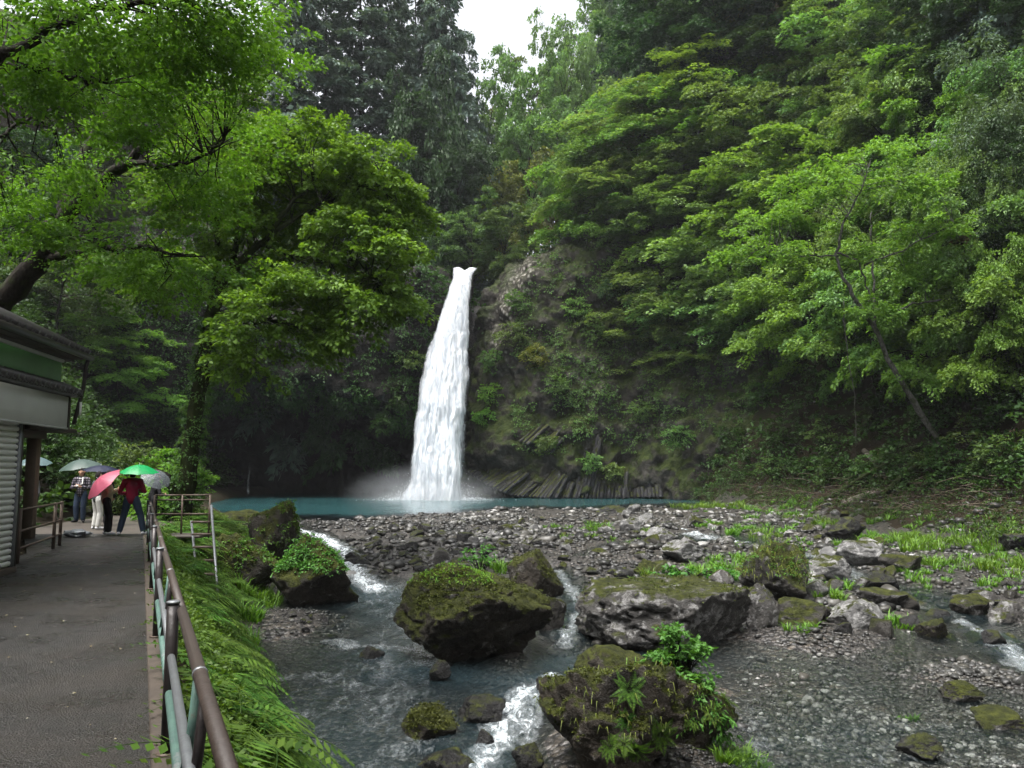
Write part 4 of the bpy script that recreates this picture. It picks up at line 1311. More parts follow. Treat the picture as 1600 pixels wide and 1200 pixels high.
# the dark maple leaning over from behind the shop
b2 = np.array([-14.2, 19.0, 0.0]); b2[2] = Hs(-14.2, 19.0) - 0.2
own_tree('maple_tree', 'large dark limbed maple leaning in over the shop from the left', b2,
 [([b2, A(-40, 520, 19), A(45, 430, 18.5), A(85, 350, 18), A(150, 290, 17.6), A(215, 245, 17.2), A(265, 190, 17)], 0.36, 0.05),
  ([A(95, 340, 18), A(120, 260, 18.5), A(160, 190, 19), A(190, 110, 19.5)], 0.16, 0.03),
  ([A(60, 410, 18.4), A(140, 390, 17.2), A(220, 385, 16.4), A(290, 400, 15.8)], 0.12, 0.02),
  ([A(200, 250, 17.3), A(255, 265, 16.5), A(310, 250, 16), A(350, 220, 15.6)], 0.08, 0.02),
  ([A(-60, 130, 11.5), A(0, 88, 11.6), A(80, 50, 11.8), A(140, 15, 12), A(210, 0, 12.2), A(270, -4, 12.4)], 0.10, 0.03),
  ([A(-40, 98, 12.4), A(60, 105, 12.6), A(120, 125, 12.8), A(165, 130, 13)], 0.05, 0.02),
  ([A(-60, 230, 14), A(0, 215, 14.2), A(45, 185, 14.5), A(100, 170, 15)], 0.05, 0.02),
  ([b2 + np.array([-.2, -.2, 1.5]), A(-200, 350, 14.5), A(-130, 230, 12.4), A(-60, 130, 11.5)], 0.30, 0.10)],
 [(A(60, 40, 12), (1.3, 1.6, 0.5), 16), (A(180, 30, 12.3), (1.2, 1.5, 0.55), 18), (A(290, 40, 13), (1.1, 1.5, 0.6), 18), (A(350, 90, 14), (0.9, 1.5, 0.6), 14),
  (A(330, 10, 13), (1.0, 1.5, 0.5), 14), (A(80, 150, 14), (1.6, 1.6, 0.6), 16), (A(200, 130, 15), (1.6, 1.6, 0.7), 18), (A(300, 180, 15.6), (1.2, 1.5, 0.7), 16),
  (A(30, 260, 15), (1.4, 1.5, .6), 12), (A(240, 240, 16.4), (1.3, 1.5, .6), 12), (A(300, 290, 16), (1.0, 1.3, .6), 12), (A(150, 390, 16.6), (1.6, 1.4, .45), 14), (A(260, 420, 16), (1.1, 1.2, .45), 12),
  (A(60, 350, 16.4), (1.2, 1.3, .5), 10), (A(20, 130, 13), (1.1, 1.2, .5), 10)],
 'leaf_maple', 'bark', 32, 0.085, 46, 0.62, 0.3, 6, 0.4, 0.6, 0.013)
# leaning pale trunk on the right bank with flat sprays
Yr = 43.0
b3 = ray_land(1480, 705, 0.0, 36)
Yr = min(b3[1], 46.0)
b3 = at(1480, 705, Yr); b3[2] = min(b3[2], Hs(b3[0], b3[1])) - 0.2
own_tree('maple_tree', 'leaning pale barked maple with bright flat sprays over the dark bank', b3,
 [([b3, A(1430, 635, Yr - .4), A(1392, 570, Yr - .8), A(1365, 510, Yr - 1.2), A(1335, 465, Yr - 1.5), A(1316, 430, Yr - 1.6), A(1305, 395, Yr - 1.7)], 0.17, 0.07),
  ([A(1350, 492, Yr - 1.3), A(1385, 490, Yr - 1.6), A(1430, 474, Yr - 1.8), A(1480, 466, Yr - 2), A(1530, 460, Yr - 2)], 0.08, 0.03),
  ([A(1305, 395, Yr - 1.7), A(1340, 405, Yr - 1.8), A(1352, 440, Yr - 1.8), A(1362, 470, Yr - 1.6)], 0.06, 0.04),
  ([A(1310, 400, Yr - 1.7), A(1260, 400, Yr - 2.4), A(1200, 398, Yr - 3)], 0.05, 0.02),
  ([A(1306, 396, Yr - 1.7), A(1320, 340, Yr - 2), A(1345, 300, Yr - 2.4), A(1360, 250, Yr - 2.6)], 0.08, 0.02),
  ([A(1350, 415, Yr - 1.8), A(1400, 395, Yr - 2.4), A(1450, 370, Yr - 3), A(1490, 350, Yr - 3.2)], 0.05, 0.02),
  ([A(1368, 520, Yr - 1.2), A(1366, 440, Yr - .6), A(1360, 360, Yr - .2), A(1362, 330, Yr)], 0.08, 0.03),
  ([A(1318, 470, Yr - 1.5), A(1322, 540, Yr - 1.4), A(1335, 620, Yr - 1.2), A(1338, 700, Yr - 1)], 0.03, 0.012)],
 [(A(1250, 300, Yr - 2.6), (2.6, 2.4, 0.5), 16), (A(1340, 260, Yr - 2.4), (2.4, 2.0, 0.5), 16), (A(1220, 350, Yr - 3), (2.2, 2.0, 0.45), 15), (A(1190, 400, Yr - 3.2), (1.9, 1.6, 0.4), 12),
  (A(1420, 300, Yr - 2.8), (2.0, 1.8, .45), 12), (A(1450, 358, Yr - 3), (2.0, 1.2, .22), 12), (A(1430, 430, Yr - 1.9), (1.3, .8, .16), 6), (A(1350, 485, Yr - 1.9), (1.3, .6, .10), 8), (A(1390, 395, Yr - 2.2), (1.4, 1.0, .25), 7),
  (A(1560, 455, Yr - 2.2), (1.3, 1.0, .5), 10)],
 'leaf_bright', 'bark_pale', 33, 0.19, 40, 0.9, 0.22, 4, 0.3, 0.5, 0.014)

# ---- bamboo clumps at the right edge
def bamboo(name, label, base, n, ht, spread, leaf, seed, lean):
    rng = np.random.default_rng(seed)
    t = empty(name, base, 0, label, 'bamboo')
    wood = MB(); P0, D, L = [], [], []
    for k in range(n):
        a = rng.uniform(0, 6.3); q = rng.uniform(0, 0.8)
        p = np.array([math.cos(a) * q, math.sin(a) * q, 0])
        d = np.array([lean[0] + rng.normal(0, spread), lean[1] + rng.normal(0, spread), 0])
        h = ht * rng.uniform(0.75, 1.1)
        s = np.linspace(0, 1, 10)
        P = p + np.stack([d[0] * s ** 2.2 * h * .5, d[1] * s ** 2.2 * h * .5, h * (s - 0.22 * s ** 4)], -1)
        wood.add(*tube(P, 0.035 * np.linspace(1, 0.2, 10), 5))
        for j in range(46):
            u = rng.uniform(0.25, 1)
            P0.append([np.interp(u, s, P[:, c]) for c in range(3)])
            a2 = rng.uniform(0, 6.3)
            D.append(norm([math.cos(a2), math.sin(a2), -0.1])); L.append(rng.uniform(0.6, 1.3))
    wood.build('culms', M['bark'], t, True)
    MB().add(*leaves(rng, np.array(P0), np.array(D), np.array(L), 24, 0.26, 0.75, 0.45, 0.9, 0.04, 0.12, 0.1)).build('crown', M[leaf], t)
for nm, px, py, ht, n, lf, lab, sd in (('bamboo_clump', 1575, 230, 9.0, 16, 'leaf_bamboo', 'grey green arching bamboo clump at the right edge below the dark corner', 3),
                                   ('bamboo_clump', 1590, 130, 10.0, 14, 'leaf_bamboo', 'darker bamboo clump in the upper right corner', 4),
                                   ('dry_bamboo', 1560, 385, 4.2, 9, 'leaf_straw', 'dry straw coloured bamboo tuft under the grey green bamboo', 5)):
    c = ray_land(px, py, ht * 0.62, 30)
    bamboo(nm, lab, (c[0], c[1], Hs(c[0], c[1]) - 0.2), n, ht, 0.35, lf, sd, (-0.35, -0.5))

# ---- undergrowth covering the slopes: nobody could count it
rng = np.random.default_rng(51)
def slope_cover(name, label, n, box_, leaf, nleaf, ls, Lr, cond, droop=0.45, seed=1):
    x = rng.uniform(box_[0], box_[1], n); y = rng.uniform(box_[2], box_[3], n)
    z = H(x, y)
    k = cond(x, y, z) & (nz2(x, y, 0.35, 3, seed) > rng.uniform(-0.9, 0.5, n))
    x, y, z = x[k], y[k], z[k]
    e = 0.3
    nx = -(H(x + e, y) - H(x - e, y)) / (2 * e); ny = -(H(x, y + e) - H(x, y - e)) / (2 * e)
    N = norm(np.stack([nx, ny, np.ones_like(nx)], -1))
    P0 = np.stack([x, y, z], -1) + N * rng.uniform(0, 0.7, len(x))[:, None]
    D = norm(N * 0.7 + rng.normal(0, 0.55, (len(x), 3)) + np.array([0, -0.15, 0.25]))
    o = MB().add(*leaves(rng, P0, D, rng.uniform(Lr[0], Lr[1], len(x)), nleaf, ls, droop, 0.55, 0.6)).build(name, M[leaf])
    tag(o, label, 'undergrowth', kind='stuff')
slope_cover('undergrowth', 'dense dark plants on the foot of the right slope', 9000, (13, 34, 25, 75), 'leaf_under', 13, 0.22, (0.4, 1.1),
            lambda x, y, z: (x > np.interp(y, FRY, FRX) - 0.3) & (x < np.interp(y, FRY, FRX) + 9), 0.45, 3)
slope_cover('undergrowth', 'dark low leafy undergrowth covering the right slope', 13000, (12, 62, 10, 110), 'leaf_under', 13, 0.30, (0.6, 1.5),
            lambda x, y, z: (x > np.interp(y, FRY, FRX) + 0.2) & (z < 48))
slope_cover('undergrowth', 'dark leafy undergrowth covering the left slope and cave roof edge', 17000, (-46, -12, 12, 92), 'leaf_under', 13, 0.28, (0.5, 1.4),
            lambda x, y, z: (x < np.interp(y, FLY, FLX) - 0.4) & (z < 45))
slope_cover('bank_weeds', 'low weeds and leaf litter on the dark right bank', 12000, (12, 25, 18, 72), 'leaf_under', 9, 0.11, (0.15, 0.5),
            lambda x, y, z: (x > np.interp(y, RY, RX) + 0.3) & (x < np.interp(y, FRY, FRX) + 0.5), 0.5, 8)
slope_cover('leaf_litter', 'brown fallen leaves along the foot of the right slope', 6000, (12, 27, 18, 72), 'leaf_brown', 6, 0.10, (0.15, 0.5),
            lambda x, y, z: (x > np.interp(y, RY, RX) + 1.2) & (x < np.interp(y, FRY, FRX) + 1.5), 0.9, 12)
slope_cover('undergrowth', 'leafy undergrowth on the land above the waterfall', 5000, (-32, 26, 77, 125), 'leaf_under', 13, 0.34, (0.7, 1.6),
            lambda x, y, z: z > 15)
# hanging plants on the cliffs
def cliff_cover(name, label, P, N, n, leaf, nleaf, ls, Lr, cond, seed, thr):
    r = np.random.default_rng(seed)
    i = r.integers(0, P.shape[0], n); j = r.integers(0, P.shape[1], n)
    p = P[i, j]; nn = N[i, j]
    k = cond(p) & (fbm(p * 0.3, 3, seed) > thr + r.uniform(-0.35, 0.35, n))
    p, nn = p[k], nn[k]
    if (nn[:, 1].mean() > 0): nn = -nn
    D = norm(nn * 0.6 + r.normal(0, 0.5, p.shape) + np.array([0, -0.3, 0.1]))
    o = MB().add(*leaves(r, p - D * 0.1, D, r.uniform(Lr[0], Lr[1], len(p)), nleaf, ls, 0.7, 0.55, 0.7)).build(name, M[leaf])
    tag(o, label, 'plants', kind='stuff')
cliff_cover('hanging_plants', 'dark ferns and vines hanging over the cave and left cliff', PL, NL, 9000, 'leaf_under', 14, 0.24, (0.4, 1.1), lambda p: (p[:, 2] > 5) & (p[:, 1] < 80) & (p[:, 0] < -6.2), 3, -0.35)
cliff_cover('cliff_plants', 'patchy low plants growing over the right rock face', PR, NR, 15000, 'leaf_mid', 12, 0.17, (0.25, 0.7), lambda p: (p[:, 2] > 3.2) & (p[:, 1] < 84) & (p[:, 0] > 0.2 + (p[:, 2] - 16) * .3 * (p[:, 2] > 16)), 4, -0.02)

# ================================================================== ROCKS
brng = np.random.default_rng(19)
def boulder(x0, x1, y0, y1, m, label, name='boulder', seed=0, level=4, deep=0.85, sink=0.28, blocky=0.5, tilt=0.0, dz=0.0, rough=0.08, planes=12, cat='boulder', stretch_up=1.0, sharp=40.0):
    """a rock whose outline in the photograph is the box x0..x1, y0..y1 and which stands on the river floor"""
    rng = np.random.default_rng(1000 + seed)
    p = river_pt((x0 + x1) / 2, y1)
    w = (x1 - x0) / F_PX * p[1]
    h = (y1 - y0) / F_PX * p[1] * 0.97
    yc = p[1] + w * 0.5 * deep * 0.75
    k = yc / p[1]
    d, f = rock_verts(rng, level, planes, sharp, rough, blocky)
    lo, hi = d.min(0), d.max(0)
    d = (d - (lo + hi) / 2) / ((hi - lo) / 2)
    v = d * np.array([w / 2 * k, w / 2 * deep, h * (1 + sink) / 2 * stretch_up])
    zc = p[2] + dz + h / 2 - h * sink / 2
    if tilt:
        c, s = math.cos(tilt), math.sin(tilt)
        v = v @ np.array([[c, 0, s], [0, 1, 0], [-s, 0, c]])
    o = MB().add(v, f).build(name, M[m], None, True)
    o.location = ((p[0]) * k, yc, zc)
    tag(o, label, cat)
    return o
B = {}
B['b1'] = boulder(392, 478, 798, 905, 'rock_mossy', 'tall pointed moss covered boulder behind the ivy topped boulder', seed=1, dz=0.3)
B['b2'] = boulder(428, 560, 838, 947, 'rock_mossy', 'mossy boulder capped with ivy at the left edge of the stream', seed=24, deep=0.8)
B['b3'] = boulder(335, 438, 855, 940, 'rock_mossy', 'mossy boulder leaning at the bank left of the ivy topped boulder', seed=3, dz=0.35)
B['b4'] = boulder(340, 415, 803, 838, 'rock_mossy', 'low dark mossy rock near the pool at the left bank', seed=4, deep=.6, dz=0.2)
B['b5'] = boulder(616, 862, 893, 1044, 'rock_mossy', 'huge moss covered boulder standing midstream', seed=26, level=5, deep=0.8, blocky=0.7, sink=0.2)
B['b6'] = boulder(793, 882, 862, 938, 'rock_brown', 'brown half mossy boulder just behind the huge mossy boulder', seed=6)
B['b7'] = boulder(903, 1175, 922, 1019, 'rock_grey', 'large flat topped grey boulder with lichen in midstream', seed=7, level=5, deep=0.95, blocky=0.9, sink=0.25)
B['b8'] = boulder(848, 1075, 1045, 1240, 'rock_brown', 'foreground boulder overgrown with moss and hanging grass', seed=8, level=5, deep=0.9, sink=0.2, dz=0.0, rough=0.19, planes=10)
B['b8b'] = boulder(960, 1140, 1040, 1180, 'rock_brown', 'brown rock under the leafy bush in the foreground', seed=9, deep=0.7, dz=0.0)
B['b8c'] = boulder(900, 1020, 1018, 1068, 'rock_brown', 'low flat brown rock behind the foreground bush', seed=10, deep=0.8)
B['b9'] = boulder(1158, 1262, 850, 945, 'rock_half', 'tall mossy topped rock with a pale streaked face right of midstream', seed=11)
B['b10'] = boulder(1160, 1215, 915, 990, 'rock_grey', 'pale sloping rock at the right end of the flat topped boulder', seed=12)
B['b10b'] = boulder(1200, 1295, 940, 992, 'rock_half', 'low grey rock with grass at the edge of the shallow pool', seed=13)
B['b11'] = boulder(1283, 1352, 808, 848, 'rock_dark', 'dark grey block on the far grassy bank', seed=14, blocky=0.9, level=4)
B['b12'] = boulder(1303, 1388, 845, 885, 'rock_pale', 'pale grey angular rock below the dark grey block', seed=15, blocky=0.9)
B['b13'] = boulder(1258, 1330, 870, 905, 'rock_pale', 'pale flat rock left of the angular pale rock', seed=16, blocky=0.7)
B['b14'] = boulder(1293, 1380, 942, 987, 'rock_pale', 'whitish rock with moss spots at the back of the shallow pool', seed=17)
B['b15'] = boulder(1338, 1412, 922, 952, 'rock_grey', 'low grey rock behind the whitish moss spotted rock', seed=18)
B['b16'] = boulder(1032, 1112, 846, 880, 'rock_pale', 'broad pale flat stone in the middle of the gravel bar', seed=19)
B['b17'] = boulder(1010, 1062, 822, 855, 'rock_pale', 'pale angular stone left of the small cascade', seed=20)
B['b18'] = boulder(968, 1003, 808, 836, 'rock_pale', 'pale upright stone near the far end of the gravel bar', seed=21)
B['b19'] = boulder(990, 1022, 800, 820, 'rock_pale', 'small pale tilted stone beside the upright stone', seed=22)
B['b20'] = boulder(978, 1001, 787, 806, 'rock_pale', 'small white stone at the right edge of the pool', seed=23)
B['b21'] = boulder(988, 1042, 875, 905, 'rock_mossy', 'low mossy stone behind the flat topped boulder', seed=24)
B['b22'] = boulder(1068, 1108, 802, 826, 'rock_grey', 'grey stone in front of the far grass bank', seed=25)
B['b23'] = boulder(628, 712, 1108, 1156, 'rock_mossy', 'low mossy rock awash in the near stream', seed=26, dz=-0.05)
B['b24'] = boulder(650, 745, 1172, 1215, 'rock_dark', 'dark wet rock awash at the bottom edge', seed=27, dz=-0.1)
B['b25'] = boulder(716, 790, 1092, 1130, 'rock_dark', 'dark rounded rock above the white rapid', seed=28, dz=-0.05)
B['b26'] = boulder(1403, 1468, 1152, 1186, 'rock_dark', 'dark flat slab breaking the shallow water', seed=29, dz=-0.03, blocky=.9)
B['b27'] = boulder(1473, 1532, 1070, 1096, 'rock_half', 'mossy brown stone on the near right gravel', seed=30)
B['b28'] = boulder(1540, 1600, 940, 972, 'rock_grey', 'grey stone in the stream near the right edge', seed=31)
B['b29'] = boulder(1490, 1548, 930, 962, 'rock_half', 'mossy stone left of the grey stone near the right edge', seed=32)
B['b30'] = boulder(1435, 1482, 968, 998, 'rock_mossy', 'small round moss cushion rock at the pool edge', seed=33)
B['b31'] = boulder(1568, 1625, 832, 872, 'rock_dark', 'dark stone on the bank at the right edge', seed=34)
B['b32'] = boulder(1345, 1400, 895, 922, 'rock_dark', 'dark wet stone in the right hand stream', seed=35)
B['b33'] = boulder(670, 705, 1035, 1066, 'rock_dark', 'small wet stone in front of the huge mossy boulder', seed=36)
B['b34'] = boulder(1520, 1600, 1110, 1140, 'rock_half', 'low mossy stones on the near gravel by the right edge', seed=37, dz=-.05)
B['b35'] = boulder(840, 885, 935, 985, 'rock_half', 'brown stone wedged against the right of the huge mossy boulder', seed=38)
B['b36'] = boulder(560, 600, 1010, 1032, 'rock_dark', 'wet stone splitting the left stream', seed=39, dz=-.04)
B['b37'] = boulder(1095, 1150, 925, 955, 'rock_grey', 'grey stone in the leafy plants behind the flat topped boulder', seed=40)
B['b38'] = boulder(1375, 1440, 868, 900, 'rock_half', 'mossy stone in the far bank grass', seed=41)
B['b39'] = boulder(930, 985, 790, 806, 'rock_dark', 'flat dark stone at the pool rim', seed=42)

B['r1'] = boulder(838, 872, 1060, 1092, 'rock_dark', 'dark wet rock at the head of the white rapid', seed=51, dz=-.03)
B['r2'] = boulder(742, 772, 1140, 1168, 'rock_dark', 'small dark rock standing in the white rapid', seed=52, dz=-.04)
B['r3'] = boulder(800, 850, 1165, 1205, 'rock_dark', 'dark wet rock between the rapid and the foreground boulder', seed=53, dz=-.04)
B['r4'] = boulder(538, 566, 862, 880, 'rock_dark', 'dark rock splitting the left cascade', seed=54, dz=-.02)
B['r5'] = boulder(1535, 1572, 985, 1008, 'rock_dark', 'dark rock in the white water by the right edge', seed=55, dz=-.03)
B['r6'] = boulder(905, 935, 968, 992, 'rock_dark', 'dark rock in the narrow run beside the flat topped boulder', seed=56, dz=-.03)
# counted river stones of hand to knee size
stone_me = []
for k in range(9):
    v, f = rock_verts(np.random.default_rng(300 + k), 3, 13, 16, 0.05, 0.5)
    stone_me.append({m: None for m in ('rock_dark', 'rock_grey', 'rock_pale', 'rock_half')})
    for m in stone_me[k]:
        stone_me[k][m] = MB().add(v, f).mesh('river_stone', M[m], True)
rng = np.random.default_rng(23)
def stones(n, x0, x1, y0, y1, sz, mats, label, group):
    for _ in range(n):
        px, py = rng.uniform(x0, x1), rng.uniform(y0, y1)
        p = river_pt(px, py)
        z = Hs(p[0], p[1])
        s = rng.uniform(*sz) * (1.6 if rng.random() < 0.12 else 1)
        o = bpy.data.objects.new('river_stone', stone_me[int(rng.integers(9))][mats[int(rng.integers(len(mats)))]])
        C.objects.link(o)
        sc = s * rng.uniform(0.7, 1.2, 3) * np.array([1.15, 1, 0.75])
        o.scale = tuple(sc)
        o.location = (p[0], p[1], z + sc[2] * 0.30)
        o.rotation_euler = (rng.normal(0, 0.25), rng.normal(0, 0.25), rng.uniform(0, 6.3))
        near = min(B.values(), key=lambda q: (q.location[0] - p[0]) ** 2 + (q.location[1] - p[1]) ** 2)
        side = 'left of' if p[0] < near.location[0] - .5 else 'right of' if p[0] > near.location[0] + .5 else 'beside'
        mname = o.data.materials[0].name
        tn = {'rock_dark_wet': 'dark wet', 'rock_grey': 'grey', 'rock_pale': 'pale', 'rock_half_mossy': 'mossy'}[mname]
        sz_ = 'large' if s > sz[0] + .75 * (sz[1] - sz[0]) else 'small' if s < sz[0] + .33 * (sz[1] - sz[0]) else 'mid sized'
        w_ = f"{sz_} {tn} {label} {side} the {near['label']}".split()[:16]
        while w_[-1] in ('the', 'a', 'of', 'at', 'in', 'with', 'on', 'and', 'by', 'from', 'to', 'under', 'behind', 'below', 'left', 'right', 'just', 'over'): w_.pop()
        tag(o, ' '.join(w_), 'stone', group)
stones(75, 565, 790, 835, 900, (0.13, 0.30), ('rock_dark', 'rock_dark', 'rock_grey'), 'stone by the left cascade', 'dark stones by the cascade')
stones(60, 700, 1010, 805, 880, (0.14, 0.30), ('rock_grey', 'rock_dark', 'rock_pale', 'rock_half'), 'stone on the gravel bar', 'stones on the gravel bar')
stones(60, 960, 1400, 800, 935, (0.14, 0.34), ('rock_grey', 'rock_pale', 'rock_pale', 'rock_half'), 'stone among grass tufts', 'stones among the grass tufts')
stones(30, 860, 985, 880, 990, (0.09, 0.20), ('rock_dark', 'rock_grey', 'rock_half'), 'stone in the narrow run', 'stones in the narrow run')
stones(36, 1310, 1600, 895, 1000, (0.12, 0.26), ('rock_dark', 'rock_grey', 'rock_half'), 'stone in the right stream', 'stones in the right stream')
stones(16, 430, 540, 955, 992, (0.05, 0.10), ('rock_grey', 'rock_dark'), 'stone on the left spit', 'stones on the left spit')
stones(16, 500, 600, 845, 900, (0.12, 0.24), ('rock_dark',), 'stone in the left cascade', 'stones in the left cascade')

# pebbles: past counting
def pebbles(name, label, regs):
    d, f = ico(1)
    V, F, T = [], [], []
    base = 0
    for n, x0, x1, y0, y1, s0, s1, tmax in regs:
        px = rng.uniform(x0, x1, n); py = rng.uniform(y0, y1, n)
        P = river_pts(px, py)
        z = H(P[:, 0], P[:, 1])
        bn = nz2(P[:, 0], P[:, 1], 0.55, 3, 301)
        s = (s0 + (s1 - s0) * rng.uniform(0, 1, n) ** 3.0) * np.clip(1 + 0.8 * bn, .45, 1.9) * np.where(rng.random(n) < .03, 1.7, 1)
        sc = s[:, None] * rng.uniform(0.6, 1.25, (n, 3)) * np.array([1.1, 1.1, 0.7])
        jit = 1 + rng.normal(0, 0.14, (n, len(d)))
        a = rng.uniform(0, 6.3, n)
        v = d[None] * jit[..., None] * sc[:, None, :]
        c, si = np.cos(a)[:, None], np.sin(a)[:, None]
        v = np.stack([v[..., 0] * c - v[..., 1] * si, v[..., 0] * si + v[..., 1] * c, v[..., 2]], -1)
        v = v + np.stack([P[:, 0], P[:, 1], z + sc[:, 2] * 0.35], -1)[:, None, :]
        V.append(v.reshape(-1, 3)); F.append((f[None] + (np.arange(n) * len(d))[:, None, None]).reshape(-1, 3) + base)
        T.append(np.repeat(np.clip(rng.beta(2, 2.6, n) * tmax * np.clip(1 + .55 * nz2(P[:, 0], P[:, 1], 0.3, 3, 311), .4, 1.6), 0, 1), len(d)))
        base += n * len(d)
    o = MB().add(np.concatenate(V), np.concatenate(F), np.concatenate(T)).build(name, M['pebble'], None, True)
    tag(o, label, 'pebbles', kind='stuff')
pebbles('pebbles', 'loose grey pebbles covering the gravel bars and shallows', [
    (2600, 540, 1050, 800, 900, 0.05, 0.20, 0.95), (1500, 430, 820, 790, 835, 0.05, 0.14, .8), (1700, 700, 1300, 788, 860, 0.06, 0.18, 1.1), (1300, 900, 1420, 860, 960, 0.05, 0.16, 1.1),
    (420, 400, 545, 948, 1000, 0.02, 0.07, 1.0), (3200, 1150, 1600, 985, 1150, 0.015, 0.06, 1.25), (900, 1380, 1640, 835, 935, 0.05, 0.13, 1.0), (700, 1380, 1600, 1030, 1110, 0.03, 0.08, 1.0), (1800, 1130, 1600, 1090, 1200, 0.02, 0.06, 1.1),
    (700, 960, 1160, 1140, 1200, 0.015, 0.05, 0.9), (500, 640, 1000, 1020, 1110, 0.02, 0.07, 0.7), (500, 860, 990, 880, 1010, 0.03, 0.1, 0.9), (700, 1180, 1640, 790, 870, 0.05, 0.16, 1.0)])

# ================================================================== LOW PLANTS
def grass_blades(r, c, n, spread, h, base_fn=None):
    """arching blades in a tuft"""
    a = r.uniform(0, 6.3, n); q = np.sqrt(r.uniform(0, 1, n))
    nt_ = max(1, n // 26)
    ta = r.uniform(0, 6.3, nt_); tq = np.sqrt(r.uniform(0, 1, nt_)); ti = r.integers(0, nt_, n)
    x = c[0] + np.cos(ta[ti]) * tq[ti] * spread[0] + np.cos(a) * q * 0.16 * (h / .3); y = c[1] + np.sin(ta[ti]) * tq[ti] * spread[1] + np.sin(a) * q * 0.16 * (h / .3)
    z = base_fn(x, y) if base_fn is not None else np.full(n, c[2])
    dirv = np.stack([np.cos(a), np.sin(a), 0 * a], -1) * (0.3 + 0.9 * r.uniform(0, 1, n))[:, None] + r.normal(0, 0.25, (n, 3)) * np.array([1, 1, 0])
    hh = h * r.uniform(0.45, 1.2, n) * r.uniform(0.55, 1.3, nt_)[ti]
    w = 0.012 + 0.02 * h * r.uniform(0.5, 1, n)
    sd = norm(np.cross(dirv + 1e-3, UP)) * w[:, None]
    p0 = np.stack([x, y, z], -1)
    p1 = p0 + dirv * (hh * 0.35)[:, None] + UP * (hh * 0.65)[:, None]
    p2 = p0 + dirv * (hh * 0.95)[:, None] + UP * (hh * 0.85)[:, None]
    v = np.stack([p0 - sd, p0 + sd, p1 + sd * .8, p1 - sd * .8, p2], 1)
    i = np.arange(n)[:, None] * 5
    return v.reshape(-1, 3), [i + np.array([0, 1, 2, 3]), i + np.array([3, 2, 4])], np.repeat(r.uniform(0, 1, n), 5)

grng = np.random.default_rng(61)
def grass_patch(px, py, rx, ry, n, h, label, dz=0.0, mt='grass', on=None):
    if on is None:
        p = river_pt(px, py)
        for _ in range(12):       # settle on the real ground
            a, b = ray(px, py)
            z = Hs(a * p[1], p[1])
            p = np.array([a * p[1], p[1], z]); Yn = (z - CAMZ) / b if b < -1e-4 else p[1]
            p[1] = p[1] * 0.5 + np.clip(Yn, 6, 75) * 0.5
        p[0] = ray(px, py)[0] * p[1]
        fn = lambda x, y: H(x, y) - 0.02 + dz
    else:
        p = np.array(on); fn = None
    mb = MB().add(*grass_blades(grng, p, int(n * (1.4 if rx > .9 else 1.3)), (rx, ry), h, fn))
    mb.v = [q - p for q in mb.v]
    o = mb.build('grass_tuft', M[mt])
    o.location = tuple(p)
    tag(o, label, 'grass', kind='stuff')
for g_ in [(1110, 788, 2.6, 3.0, 900, .38, 'bright grass patch on the far bank beside the pool end'), (1220, 800, 2.4, 3.0, 800, .36, 'bright grass on the far bank right of the first patch'),
           (1270, 815, 1.8, 2.0, 420, .34, 'grass left of the dark grey block'), (1400, 855, 1.6, 2.0, 520, .42, 'thick grass right of the pale angular rock'), (1460, 845, 1.5, 2.0, 480, .42, 'thick grass on the right bank'),
           (1530, 850, 1.4, 1.8, 480, .45, 'tall grass clump on the right bank near the edge'), (1590, 890, 1.2, 1.5, 420, .42, 'tall grass at the right edge'), (1495, 885, 1.1, 1.2, 380, .32, 'low grass on the right bank by the stream'),
           (940, 828, 1.1, 1.0, 220, .34, 'grass tuft on the middle of the bar'), (905, 842, .8, .9, 140, .28, 'small grass tuft on the dark gravel'), (1010, 832, .7, .8, 160, .3, 'grass tuft by the pale angular stone'), (870, 826, .7, .7, 120, .25, 'small grass tuft near the bar centre'),
           (1190, 838, .9, .9, 220, .34, 'grass tuft behind the mossy topped rock'), (1140, 830, .8, .9, 200, .3, 'grass tuft by the small cascade'), (975, 850, .7, .6, 140, .25, 'low grass tuft among the stones'),
           (1080, 905, 1.6, .5, 420, .30, 'leafy grass behind the flat topped boulder'), (990, 915, .6, .5, 160, .28, 'grass at the back of the flat topped boulder'), (945, 928, .5, .4, 140, .26, 'grass at the left corner of the flat topped boulder'),
           (1275, 965, .45, .3, 180, .24, 'grass on the low grey rock'), (1405, 975, .5, .3, 240, .26, 'grass beside the whitish moss spotted rock'), (1300, 935, .4, .3, 140, .22, 'grass left of the right hand stream'), (1415, 1125, .18, .12, 60, .12, 'tiny grass tuft on the near gravel'),
           (1155, 1192, .34, .22, 320, .22, 'round grass tuft at the bottom edge'), (1250, 985, .4, .2, 120, .2, 'grass at the pool edge'), (855, 965, .35, .3, 150, .25, 'grass beside the huge mossy boulder'),
           (770, 890, .8, .7, 160, .4, 'young green shoots on the bar behind the huge boulder'), (740, 845, .6, .6, 90, .25, 'tiny tufts on the dark gravel'), (1210, 830, 1.2, 1.2, 260, .3, 'grass ridge on the far gravel'), (1345, 838, 1.2, 1.2, 260, .32, 'grass around the dark grey block'),
           (410, 940, .6, .8, 420, .36, 'lush grass below the mossy left boulder'), (365, 960, .6, .7, 420, .4, 'lush grass at the foot of the left bank'), (380, 1005, .4, .7, 360, .34, 'grass fringe on the left water edge')]:
    grass_patch(*g_)

